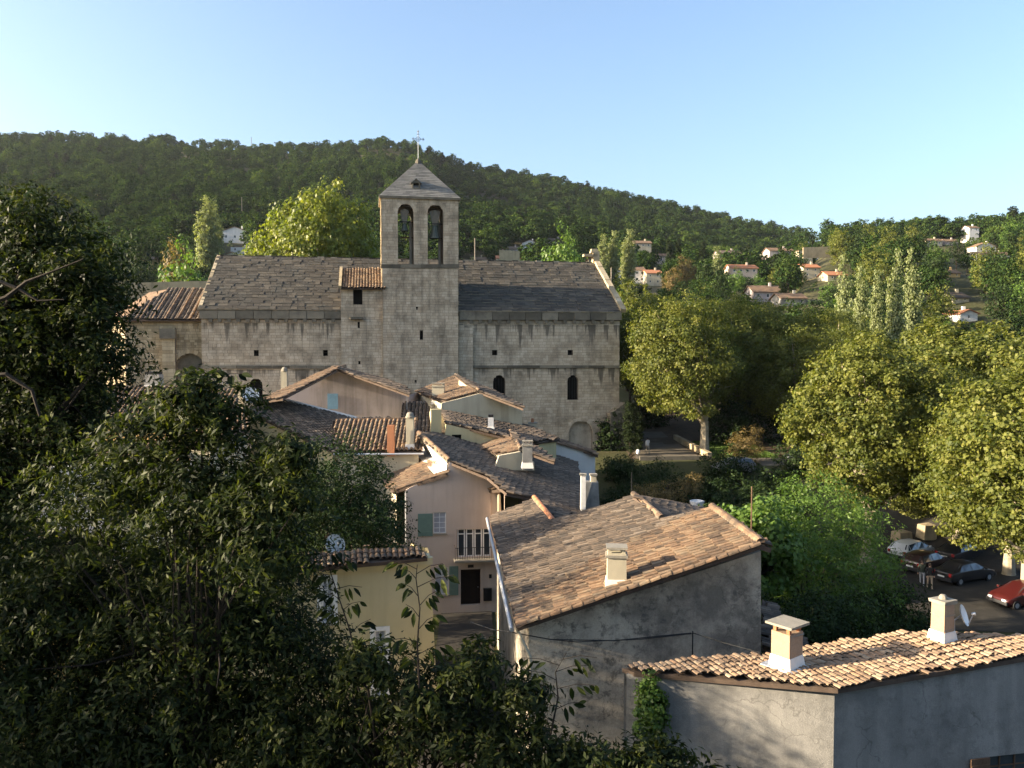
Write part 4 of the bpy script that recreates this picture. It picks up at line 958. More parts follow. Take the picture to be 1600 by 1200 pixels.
# its two chimneys
t = chimney((1229, 1040), .60, .56, 985, 'square brick chimney under a stone slab on posts at the corner house roof', 'sandbrick', pl=PH, rz=R(38), taper=.98, cap=None, flash=False)
p0 = WP[t.name]; topz = at(1229, 990, Y=p0.y).z
for (sx, sy) in ((1, 1), (-1, 1), (1, -1), (-1, -1)):
    o_ = Matrix.Rotation(R(38), 3, 'Z') @ Vector((sx * .22, sy * .2, 0)); MB().box(V(p0 + o_, topz + .14), (.09, .09, .26), R(38)).build('cap_leg', M['brick'], t)
MB().box(V(p0, topz + .03), (.60, .56, .05), R(38), jit=.03).build('collar', M['concrete'], t)
MB().box(V(p0, topz + .30), (.84, .80, .06), R(38), jit=.012).build('cap', M['concrete'], t)
MB().box(p0 + Vector((0, 0, .14)), (.72, .68, .36), R(38), taper=.86).build('flashing', M['flash'], t)
m = MB(); m.box(p0 + Vector((0, 0, -.01)), (1.0, .95, .10), R(38)); m.build('flashing_apron', M['zinc'], t)
t = chimney((1472, 1003), .44, .42, 940, 'sandy brick chimney with white base beside a satellite dish on the corner house roof', 'sandbrick', pl=PH, rz=R(25), taper=.97, cap='block', flash=False)
p0 = WP[t.name]; tz = at(1472, 940, Y=p0.y).z
MB().box(p0 + Vector((0, 0, .14)), (.60, .58, .4), R(25), taper=.8).build('flashing', M['flash'], t)
MB().lathe(V(p0, tz + .08), [(.12, 0), (.10, .08), (.06, .12), (0, .13)], 8).build('rubble_cap', M['concrete'], t)
for k in (.35, .7): 
    MB().box(V(p0, p0.z * (1 - k) + tz * k), (.452, .432, .012), R(25)).build('mortar_joint', M['concrete'], t)
dish(at(1502, 962, Y=p0.y + .1), -38, .30, 'white satellite dish fixed beside the sandy brick chimney', M['white_paint'], tilt=20)
# cable from big house to the corner house with its post
cq = [at(800, 988, Y=WG.P0.y - .35), at(860, 999, Y=WG.P0.y - .3), at(960, 1001, Y=24.6), at(1080, 989, Y=24.8)]
cb_ = thing('overhead_cable', cq[0], 'black cable strung along the grey gable wall to the corner house roof', 'cable')
MB().tube([at(735, 972, Y=25.5), at(770, 984, Y=24.8)] + cq, .018, 5).build('wire', M['cable'], cb_)
MB().tube([cq[1], at(900, 1003, Y=24.4), at(1000, 999, Y=24.6), at(1082, 990, Y=24.8)], .014, 5).build('wire', M['cable'], cb_)
MB().tube([at(1083, 989, Y=24.8), at(1130, 1004, Y=23.6), at(1188, 1020, Y=22.6)], .014, 5).build('wire', M['cable'], cb_)
pole(1082, 1034, 986, 24.8, 'thin black cable post rising behind the corner house roof', 'cable_post', .02, cat='post')
# -------- pink house with green shutter ---------------------------------------
pk = house('pink_house', (-3, 48, 0), 'pale pink house with a green shutter and a barred balcony facing the narrow lane')
WK = Wall(at(700, 800, Y=46.5), -82)
WK.u = Vector((-WK.n.y, WK.n.x, 0)); 
outer = WK.px((634, 975), (790, 975), (782, 772), (764, 746), (735, 733), (702, 722), (699, 737), (640, 762), (634, 766))
h1 = WK.rect(677, 800, 697, 834); h2 = WK.rect(714, 826, 767, 871); h3 = WK.rect(720, 889, 751, 946); h4 = WK.rect(680, 886, 701, 930)
MB().slab(outer, -WK.n * .4, [h1, h2, h3, h4]).build('wall', M['pink'], pk)
window(pk, WK, 677, 800, 697, 834, cols=2, rows=4, curtain=True)
shutter(pk, WK, 653, 802, 676, 838, M['green_paint'], 'grey green open shutter')
# four-leaf balcony door
r = WK.rect(714, 826, 767, 871); m = MB(); u_ = (r[1] - r[0]); hz = Vector((0, 0, r[2].z - r[0].z)); b0_ = r[0] - WK.n * .2
MB().quad(*[p - WK.n * .26 for p in r]).build('door_glass', M['glass'], pk)
for i in range(4):
    fr_ = MB(); a = b0_ + u_ * (i * .25 + .02)
    for o_, ww in ((0, .035), (.19, .035)): fr_.obox(a + u_ * o_, u_ * ww, hz, WK.n * .05)
    for z_, hh in ((0, .30), (.80, .035), (.97, .03)): fr_.obox(a + u_ * .035 + hz * z_, u_ * .155, hz * hh * (.12 if z_ == 0 else 1), WK.n * .046)
    fr_.build('door_leaf', M['white_paint'], pk)
bs = WK.rect(709, 870, 771, 875); MB().obox(bs[0], (bs[1] - bs[0]), Vector((0, 0, bs[2].z - bs[0].z)), WK.n * .75).build('balcony_slab', M['concrete'], pk)
br = WK.rect(710, 850, 770, 870); hz = Vector((0, 0, br[2].z - br[0].z)); u_ = br[1] - br[0]; rl = MB(); F0 = br[0] + WK.n * .7
rail = MB(); rail.tube([br[3], br[3] + WK.n * .7, br[2] + WK.n * .7, br[2]], .02, 5); rail.tube([F0 + hz * .1, F0 + u_ + hz * .1], .014, 5); R_ = rail.build('railing', M['iron'], pk)
for i in range(17): MB().tube([F0 + u_ * (i / 16), F0 + u_ * (i / 16) + hz], .011, 4).build('bar', M['iron'], R_)
# ground floor
dd_ = MB(); dd_.quad(*[p - WK.n * .25 for p in h3]); dr = dd_.build('door', M['door'], pk)
for i in range(4): 
    u_ = (h3[1] - h3[0]); MB().obox(h3[0] - WK.n * .248 + u_ * (i / 4 + .01), u_ * .235, Vector((0, 0, h3[2].z - h3[0].z - .3)), WK.n * .03, random.random()).build('plank', M['door'], dr)
MB().lathe(h3[1] - WK.n * .2 - (h3[1] - h3[0]) * .12 + Vector((0, 0, 1.0)), [(0, -.03), (.035, 0), (0, .03)], 8).build('handle', M['galv'], dr)
window(pk, WK, 680, 886, 701, 930, frame=M['white_paint'], cols=2, rows=3, curtain=True)
shutter(pk, WK, 702, 884, 716, 930, M['green_paint'], 'grey green shutter beside the ground floor window')
a = WK.rect(731, 882, 740, 887); MB().obox(a[0] + WK.n * .01, a[1] - a[0], Vector((0, 0, a[2].z - a[0].z)), WK.n * .02).build('number_plate', M['iron'], pk)
a = WK.rect(764, 897, 768, 903); MB().obox(a[0] + WK.n * .01, a[1] - a[0], Vector((0, 0, a[2].z - a[0].z)), WK.n * .06).build('doorbell_box', M['iron'], pk)
a = WK.rect(755, 918, 768, 938); MB().obox(a[0] + WK.n * .01, a[1] - a[0], Vector((0, 0, a[2].z - a[0].z)), WK.n * .16).build('meter_box', M['iron'], pk)
MB().tube([V(WK.px((634, 768))[0], -1) + WK.n * .08, WK.px((634, 768))[0] + WK.n * .08], .045, 7).build('downpipe', M['zinc'], pk)
# left slope and right slope
PKl = Plane(WK.px((699, 737))[0] + WK.n * .25, 188 + 4, 20)
tl = PKl.px((613, 768), (699, 739), (662, 700), (640, 706), (600, 716), (582, 734)); tiled_roof(pk, PKl, tl, M['tile'], w=.21, L=.38, nobj=130, seed=51, jit=1.5, rise=.75)
q = walls_under(pk, tl, -1, M['cream'], .25, nofront=3)
PKr = Plane(WK.px((702, 722))[0] + WK.n * .25, -4, 15.5)
tr = PKr.px((702, 721), (762, 745), (792, 770), (840, 779), (866, 814), (912, 799), (899, 722), (836, 703), (770, 690), (700, 672), (655, 680))
tiled_roof(pk, PKr, tr, M['tile_old'], w=.21, L=.38, nobj=0, seed=52, jit=1.4, rise=.75)
walls_under(pk, tr, -1, M['pink'], .3, nofront=4)
ra, rb = PKr.px((702, 721), (655, 678)); ridge_tiles(pk, ra, rb, M['tile'], r=.15, lift=.14)
# white mortar upstand between left slope and ridge
zz = PKl.px((700, 737), (676, 741), (652, 711), (668, 700)); up_ = [ra + Vector((0, 0, .02)), rb + Vector((0, 0, .0))]
mm = MB(); A = PKl.px((679, 743), (699, 737), (660, 702), (648, 709)); A = [p + PKl.n * .12 for p in A]; B2 = [ra - Vector((.12, 0, .02)), rb.lerp(ra, .25) - Vector((.12, 0, .02))]
mm.quad(A[0], A[1], A[2], A[3]); mm.quad(A[1], B2[0], B2[1], A[2]); mm.build('white_flashing', M['flash'], pk)
# small stepped roof piece at the right end
PKs = Plane(WK.px((765, 765))[0] + WK.n * .3, 195, 22); ts = PKs.px((763, 766), (792, 764), (790, 736), (776, 731), (766, 742)); tiled_roof(pk, PKs, ts, M['tile'], w=.21, L=.38, nobj=0, seed=53)
walls_under(pk, ts, 4, M['pink'], .15, nofront=True)
p = WK.px((779, 800))[0]; MB().tube([V(p, 3) + WK.n * .2, V(p, WK.px((779, 771))[0].z) + WK.n * .2], .09, 8).build('flue', M['cream'], pk)
# -------- row of roofs between the pink house and the church --------------------
def simple(nm, lab, planes, zb, wallmat, loc=None, cat='house'):
    """planes: list of (Plane, picture polygon, tile material, n objects, wall?)"""
    pts = [pl.px(*poly) for pl, poly, *_ in planes]; c_ = sum((p for P in pts for p in P), Vector()) / sum(len(P) for P in pts)
    h = house(nm, V(c_, 0), lab, cat)
    for (pl, poly, mt, no, wl), P in zip(planes, pts):
        big_ = abs(pl.down.x) < .35
        tiled_roof(h, pl, P, M[mt], w=.30 if big_ else .24, L=.42, nobj=no, seed=int(poly[0][0]), jit=1.4, rise=.75)
        if wl: walls_under(h, P, zb, M[wallmat], .22, nofront={2: 2, 3: 3, 4: 4}.get(wl, False) if wl is not True else False)
    return h
# canal-tile roof facing the camera (H3)
P3 = Plane(at(590, 706, Y=52), -88, 24); s3 = [(523, 707), (660, 706), (650, 655), (524, 658)]
H3 = simple('tan_house', 'tan walled house with rounded clay tiles facing the camera behind the foreground tree', [(P3, s3, 'tile', 150, True)], -1, 'cream')
a, b = P3.px((522, 708), (662, 707)); o_ = Vector((0, -.09, -.08)); MB().tube([a + o_, b + o_], .07, 8).build('gutter', M['zinc'], H3)
a, b = P3.px((524, 657), (652, 654)); MB().obox(a - Vector((0, 0, .05)), b - a, Vector((0, .22, 0)), Vector((0, 0, .14))).build('ridge_mortar', M['tile'], H3)
chimney((611, 706), .46, .4, 664, 'orange brick chimney on the rounded tile roof, left of the two there', 'brick', pl=P3, cap=None, flash=False)
chimney((641, 698), .52, .46, 652, 'tall round topped chimney at the right end of the rounded tile roof', 'cream', pl=P3, cap='round')
# darker strip of roof facing the camera, further back
P3b = Plane(at(645, 676, Y=60), -86, 24); H3b = simple('back_house', 'narrow dark tiled roof squeezed between the pink gable and the lit chimney wall', [(P3b, [(622, 684), (676, 680), (668, 628), (634, 630)], 'tile_old', 0, True)], -1, 'cream')
# long dark slope left of it (H2)
P2_ = Plane(at(450, 640, Y=58), -48, 17)
H2 = simple('grey_roof_house', 'house with long dark grey tiled slope and white flashing below the blue shutter gable', [(P2_, [(385, 641), (525, 708), (526, 660), (640, 652), (555, 655), (447, 626), (405, 632)], 'tile_old', 0, True)], -1, 'yellow')
a, b = P2_.px((447, 627), (556, 655)); MB().obox(a - Vector((0, 0, .05)), b - a, Vector((.06, .16, 0)), Vector((0, 0, .22))).build('white_flashing', M['flash'], H2)
# H1 gable with blue shutter
W1 = Wall(at(528, 600, Y=66), -84); g1_ = W1.px((440, 660), (640, 670), (638, 617), (530, 577), (441, 620))
P1l = Plane(W1.px((528, 576))[0], 205, 17); P1r = Plane(W1.px((528, 576))[0], -16, 14)
H1 = simple('gable_house', 'faded pink gable house with one blue shuttered window below the bell tower', [(P1l, [(441, 622), (528, 577), (524, 572), (402, 628)], 'tile', 60, False), (P1r, [(528, 577), (640, 617), (634, 606), (600, 592), (524, 572)], 'tile_old', 0, False)], -1, 'pinkgrey')
hb_ = W1.rect(512, 615, 528, 639); MB().slab([V(g1_[0], -1), V(g1_[1], -1), g1_[2], g1_[3], g1_[4]], -W1.n * .4, [hb_]).build('wall', M['pinkgrey'], H1)
MB().quad(*[p - W1.n * .2 for p in hb_]).build('window', M['dark'], H1)
shutter(H1, W1, 512, 615, 520, 639, M['blue_paint']); shutter(H1, W1, 520.3, 615, 528, 639, M['blue_paint'])
a, b = P1l.px((528, 577), (524, 572)); ridge_tiles(H1, a, a + Vector((.14, -.99, 0)) * -9, M['tile'], r=.15, lift=.12)
e_ = MB(); a = g1_[4]; bk_ = Vector((.1, 1, 0)) * 9; e_.quad(V(a, -1), V(a, -1) + bk_, a + bk_, a); a = g1_[2]; e_.quad(V(a, -1), a, a + bk_, V(a, -1) + bk_); e_.build('wall', M['pinkgrey'], H1)
chimney((445, 618), .5, .5, 580, 'slim tan chimney with a cowl left of the blue shutter gable', 'cream', Y=66.5, cap='round')
chimney((376, 642), .55, .5, 600, 'short rendered chimney with the white satellite dish behind the foreground tree', 'cream', Y=60, cap='block')
chimney((436, 636), .8, .5, 618, 'squat double chimney block with a dark satellite dish', 'cream', Y=62, cap='metal')
dish(at(391, 618, Y=59.4), -60, .62, 'big white satellite dish on the rendered chimney left of the village roofs', M['white_paint'], tilt=22)
dish(at(446, 633, Y=61.3), -50, .42, 'small dark satellite dish beside the squat double chimney', M['iron'], tilt=20)
# H4 lit hip roof right of the tower foot
P4l = Plane(at(700, 610, Y=66), 203, 16); p4 = [(651, 611), (675, 622), (696, 626), (749, 612), (712, 587)]
P4r = Plane(P4l.px((749, 612))[0], -14, 15)
H4 = simple('small_gable_house', 'small house with a sunlit tile slope and pale green grey gable at the tower foot', [(P4l, p4, 'tile', 60, 3), (P4r, [(749, 612), (818, 638), (812, 631), (760, 606), (712, 587)], 'tile_old', 0, 3)], -1, 'cream')
W4 = Wall(P4l.px((749, 613))[0], -80); o4 = W4.px((686, 690), (816, 690), (816, 639), (749, 615), (690, 630)); MB().slab(o4, -W4.n * .3).build('wall', M['cream'], H4); e_ = o4[1] - W4.u * .1; MB().quad(V(e_, 4), V(e_, 4) - W4.n * 6, V(e_, o4[2].z) - W4.n * 6, V(e_, o4[2].z)).build('wall', M['cream'], H4)
a, b = P4l.px((749, 612), (712, 587)); ridge_tiles(H4, a, b, M['tile'], r=.16, lift=.12)
t4 = chimney((685, 628), 1.0, .7, 602, 'broad chimney carrying an aerial on the sunlit hip roof near the church', 'cream', Y=64.5, cap='slab')
pole(683, 600, 572, 64.5, 'thin rooftop aerial on the broad chimney below the tower', bars=3)
pole(636, 640, 612, 62, 'slender pale aerial mast in front of the tower wall', mat='galv')
pole(348, 622, 577, 62, 'tall slim aerial mast in front of the left church wall', mat='galv', bars=2)
# H5 yellow wall with dark window, grey slope above
P5 = Plane(at(745, 672, Y=56), -22, 14); s5 = [(690, 641), (697, 660), (745, 672), (800, 686), (845, 690), (875, 686), (830, 668), (760, 650), (712, 636)]
H5 = simple('low_yellow_house', 'yellow walled house with a dark square window under a grey tiled slope', [(P5, s5, 'tile_old', 0, 2)], -1, 'yellow')
W5 = Wall(P5.px((697, 662))[0], -80); o5 = W5.px((692, 712), (800, 712), (800, 688), (745, 674), (697, 663)); h5 = W5.rect(706, 679, 721, 692)
MB().slab(o5, -W5.n * .3, [h5]).build('wall', M['yellow'], H5); MB().quad(*[p - W5.n * .2 for p in h5]).build('window', M['dark'], H5)
a = W5.rect(674, 640, 690, 712); MB().obox(a[0] - W5.n * .2, a[1] - a[0], Vector((0, 0, a[2].z - a[0].z)), -W5.n * .6).build('lit_side_wall', M['yellow'], H5)
chimney((767, 671), .42, .4, 652, 'small white chimney with a dark metal cowl above the yellow wall', 'white', pl=P5, cap='metal')
chimney((832, 690), .62, .5, 660, 'white chimney with a red clay pot before the church wall', 'cream', Y=62, cap='pot')
# H6 small lit triangular slope
P6 = Plane(at(790, 700, Y=52), 190, 17); s6 = [(742, 697), (780, 709), (812, 704), (815, 700), (798, 675)]
P6r = Plane(P6.px((813, 702))[0], -12, 14)
H6 = simple('dormer_house', 'little sunlit orange tile slope behind the grey lower roof', [(P6, s6, 'tile', 40, True), (P6r, [(814, 703), (798, 675), (850, 706), (868, 722)], 'tile_old', 0, 4)], 2, 'cream')
a, b = P6.px((814, 703), (798, 675)); ridge_tiles(H6, a, b, M['tile'], r=.15, lift=.1)
W6 = Wall(P6.px((812, 706))[0], -80); o6 = W6.px((772, 735), (835, 735), (835, 722), (813, 706), (780, 712)); MB().slab(o6, -W6.n * .3).build('wall', M['cream'], H6)
chimney((824, 727), .60, .5, 693, 'tall grey chimney with a slotted concrete top above the grey slope', 'render', Y=48, cap='slab')
# H7 white walled house in front of the church
P7 = Plane(at(880, 690, Y=66), -20, 14); s7 = [(802, 668), (935, 712), (926, 704), (860, 682), (815, 664)]
H7 = simple('white_wall_house', 'white walled low house with a tiled roof edge at the foot of the church', [(P7, s7, 'tile', 0, False)], -1, 'white')
W7 = Wall(P7.px((840, 690))[0], -80); o7 = W7.px((832, 760), (930, 760), (930, 712), (840, 684)); MB().slab(o7, -W7.n * .3).build('wall', M['white'], H7)
q7 = W7.px((930, 712), (840, 684)); MB().obox(q7[1] + Vector((0, 0, .02)) + W7.n * .2, q7[0] - q7[1], -W7.n * 5, Vector((0, 0, .12))).build('roof', M['tile'], H7)
chimney((922, 800), 1.0, .7, 752, 'broad grey rendered chimney stack behind the big tiled roof', 'render', Y=42, cap=None, flash=False, taper=.8)
t = chimney((911, 788), .26, .26, 742, 'slim sunlit white flue pipe beside the broad grey chimney', 'flash', Y=41.5, cap='block', flash=False)
chimney((927, 755), .3, .3, 742, 'short pale pot on top of the broad grey chimney stack', 'cream', Y=42, cap='block', flash=False)
# dark low roof right of the big gable
P12 = Plane(at(1205, 960, Y=30), -10, 16); H12 = simple('low_shed', 'low dark tiled lean-to roof right of the blackened gable wall', [(P12, [(1192, 935), (1193, 1010), (1262, 1010), (1228, 965)], 'tile_old', 0, True)], -1, 'render', cat='shed')
pole(987, 776, 738, 41, 'thin iron rod standing on the ridge of the big tiled roof', 'iron_rod', .025, cat='pole')
pole(1174, 832, 760, 33, 'tall thin rusty pole standing beside the green tree', 'iron_rod', .03, cat='pole', mat='wood')
# -------- yellow house in front, left of the lane ------------------------------
WY = Wall(at(600, 950, Y=30), -78); YH = house('yellow_house', (-6, 31, 0), 'yellow rendered house with white window surrounds half hidden by the foreground tree')
oy = WY.px((350, 1300), (690, 1300), (672, 868), (500, 884), (350, 900)); hy = [WY.rect(586, 985, 602, 1090), WY.rect(503, 905, 520, 975), WY.rect(540, 1160, 560, 1260)]
oy = [V(oy[0], -1), V(oy[1], -1)] + oy[2:]
MB().slab(oy, -WY.n * .4, hy).build('wall', M['yellow'], YH)
for (x0, y0, x1, y1) in ((586, 985, 602, 1090), (503, 905, 520, 975), (540, 1160, 560, 1260)):
    window(YH, WY, x0, y0, x1, y1, cols=2, rows=4, curtain=True)
    r = WY.rect(x0 - 7, y0 - 7, x1 + 7, y1 + 4); i_ = WY.rect(x0, y0, x1, y1); MB().slab([p + WY.n * .03 for p in r], -WY.n * .027, [[p + WY.n * .03 for p in i_]]).build('window_surround', M['white_paint'], YH)
a, b = WY.px((350, 898), (675, 868)); MB().obox(a + Vector((0, 0, -.28)), b - a, WY.n * .22, Vector((0, 0, .26))).build('cornice', M['yellow'], YH)
PY = Plane(a + WY.n * .35 + Vector((0, 0, .05)), 102, -12); PY = Plane(WY.px((600, 872))[0] + WY.n * .3, 102, 8); PY2 = Plane(WY.px((600, 874))[0] + WY.n * .32 + Vector((0, 0, .1)), -78, 11)
py_ = PY2.px((430, 892), (668, 870), (655, 860), (640, 857), (520, 862), (430, 868)); tiled_roof(YH, PY2, py_, M['tile'], w=.22, L=.38, nobj=60, seed=71)
dish(at(522, 852, Y=31.5), -50, .42, 'large pale satellite dish half hidden in the leaves above the yellow house', M['white_paint'], tilt=25)
bk_ = -WY.n * 9; b_ = V(py_[1], 0) - V(py_[1], 0) + V(oy[2], 0); m = MB(); m.poly([V(b_, -1), V(b_, -1) + bk_, V(b_, oy[2].z - 1.7) + bk_, V(b_, py_[3].z - .1) - WY.n * .8, V(b_, oy[2].z - .1)]); m.build('wall', M['yellow'], YH)
m = MB(); m.slab([py_[5], py_[2], py_[2] + bk_ - Vector((0, 0, 1.9)), py_[5] + bk_ - Vector((0, 0, 1.9))], Vector((0, 0, -.15))); m.build('roof', M['tile'], YH)
# lane-side wall beyond
# -------- houses glimpsed behind the left foliage -------------------------------
P13 = Plane(at(225, 640, Y=54), -84, 22); H13 = simple('left_tile_house', 'dark tiled roof facing the camera at the left below the apse', [(P13, [(150, 662), (375, 668), (370, 607), (178, 603)], 'tile', 120, True)], -1, 'ochre')
P13b = Plane(at(350, 672, Y=50), -70, 14); H13b = simple('low_lit_roof_house', 'low sunlit tile slope left of the satellite dish', [(P13b, [(250, 690), (300, 668), (388, 640), (392, 668), (330, 700)], 'tile', 0, True)], -1, 'cream')
chimney((241, 605), 1.1, .8, 585, 'dark little dormer box with a red cowl on the left tiled roof', 'render', Y=58, cap='metal')
WO = Wall(at(60, 880, Y=30), -70); oo = WO.px((-250, 1150), (420, 1150), (420, 905), (180, 890), (-250, 820)); OH = house('ochre_house', V(oo[1], 0), 'deep ochre house glimpsed through the dark leaves at the far left')
MB().slab([V(oo[0], -1), V(oo[1], -1)] + oo[2:], -WO.n * .4).build('wall', M['ochre'], OH)
PO = Plane(WO.px((100, 880))[0] + WO.n * .3, -70, 17); tiled_roof(OH, PO, PO.px((-250, 822), (180, 892), (150, 840), (-250, 760)), M['tile_old'], w=.22, L=.38, nobj=0, seed=75)
WGy = Wall(at(60, 760, Y=44), -80); o_ = WGy.px((-150, 900), (300, 900), (300, 720), (-150, 740)); GH = house('pale_house', V(o_[0], 0), 'pale grey house barely visible through the left tree'); MB().slab([V(o_[0], -1), V(o_[1], -1)] + o_[2:], -WGy.n * .4).build('wall', M['white'], GH)
PGy = Plane(o_[3], -80, 17); tiled_roof(GH, PGy, PGy.px((-150, 742), (300, 722), (280, 690), (-150, 700)), M['tile'], w=.22, L=.38, nobj=0, seed=76)
# ================================================================ far village houses
def ground_hit(px, py, y0=118, y1=460):
    Y_ = y0
    while Y_ < y1:
        p = at(px, py, Y=Y_)
        if p.z <= ground_z(p.x, p.y): return Y_
        Y_ += 2
    return None
def far_house(px, pyb, w_px, h_px, Y, label, wall='cream', roof='tile', kind='side', d=7.0, wins=3, rows=1, pitch=22, gable_right=False, az=-85, chim=True, cat='house', zb=None):
    """a small house whose base line sits at picture (px, pyb); w_px wide, h_px to the eaves"""
    gh = ground_hit(px, pyb + 2)
    if gh and abs(gh - Y) < 130: Y = gh
    b = at(px, pyb, Y=Y); w = w_px / F * Y; h = h_px / F * Y; n = Vector((math.cos(R(az)), math.sin(R(az)), 0)); u = Vector((-n.y, n.x, 0))
    if u.x < 0: u = -u
    z0 = b.z; t = thing('house', b, label, cat); low = min(z0, ground_z(b.x, b.y)) - 3; back = -n * d
    A, B = b - u * w / 2, b + u * w / 2; Wf = Wall(b, az); Wf.u = u; wh = []; zt_ = z0 + h
    rows_ = rows; ww, wh_ = min(1.1, w * .1), min(1.3, h / rows * .42)
    for r_ in range(rows_):
        for i in range(wins):
            c_ = b + u * (w * ((i + .5) / wins - .5)); zb_ = z0 + h * (r_ + .38) / rows_; wh.append([V(c_ - u * ww / 2, zb_), V(c_ + u * ww / 2, zb_), V(c_ + u * ww / 2, zb_ + wh_), V(c_ - u * ww / 2, zb_ + wh_)])
    if kind == 'gable':
        rise = w / 2 * math.tan(R(pitch)); ap = V(b, zt_ + rise); front = [V(A, low), V(B, low), V(B, zt_), ap, V(A, zt_)]
    else: front = [V(A, low), V(B, low), V(B, zt_), V(A, zt_)]
    m = MB(); m.slab(front, -n * .3, wh); bk = [p + back for p in front]; m.poly(bk[::-1])
    for (p, s_) in ((A, 1), (B, -1)): m.quad(V(p, low), V(p, low) + back, V(p, zt_) + back, V(p, zt_))
    if kind == 'side' and roof != 'flat':
        rise = d / 2 * math.tan(R(pitch))
        for p in (A, B): m.add([V(p, zt_), V(p, zt_) + back, V(p, zt_ + rise) + back * .5], ((0, 1, 2),))
    m.build('wall', M[wall], t)
    for h_ in wh:
        f = MB().slab([p - n * .05 for p in h_], -n * .08, [[p.lerp(sum(h_, Vector()) / 4, .14) - n * .05 for p in h_]]).build('window', M['white_paint'], t)
        MB().quad(*[p - n * .12 for p in h_]).build('pane', M['glass'], f)
    ov = .4; m = MB()
    if roof == 'flat': m.slab([V(A, zt_) - u * .2 + n * .2, V(B, zt_) + u * .2 + n * .2, V(B, zt_) + u * .2 + back, V(A, zt_) - u * .2 + back], Vector((0, 0, .25))); rm = 'tile'
    elif kind == 'gable':
        rm = roof
        for (p, s_) in ((A, -1), (B, 1)):
            e = V(p, zt_) + u * s_ * ov - Vector((0, 0, ov * math.tan(R(pitch)))); m.slab([e + n * ov, e + back, ap + back, ap + n * ov], Vector((0, 0, .18)))
    else:
        rm = roof; tz = ov * math.tan(R(pitch)); r0, r1 = V(A, zt_ + rise) - u * ov + back * .5, V(B, zt_ + rise) + u * ov + back * .5
        for (k, nn) in ((0, n), (1, -n)):
            a0, a1 = V(A, zt_ - tz) - u * ov + back * k + nn * ov, V(B, zt_ - tz) + u * ov + back * k + nn * ov; m.slab([a0, a1, r1, r0], Vector((0, 0, .18)))
    rf = m.build('roof', M[rm if rm in M else 'tile'], t)
    if chim:
        c_ = b + u * w * .22 + back * .45; zz = zt_ + (rise if roof != 'flat' else .2); MB().box(V(c_, zz + .25), (.6, .6, 1.3)).build('chimney', M[wall], rf)
    return t
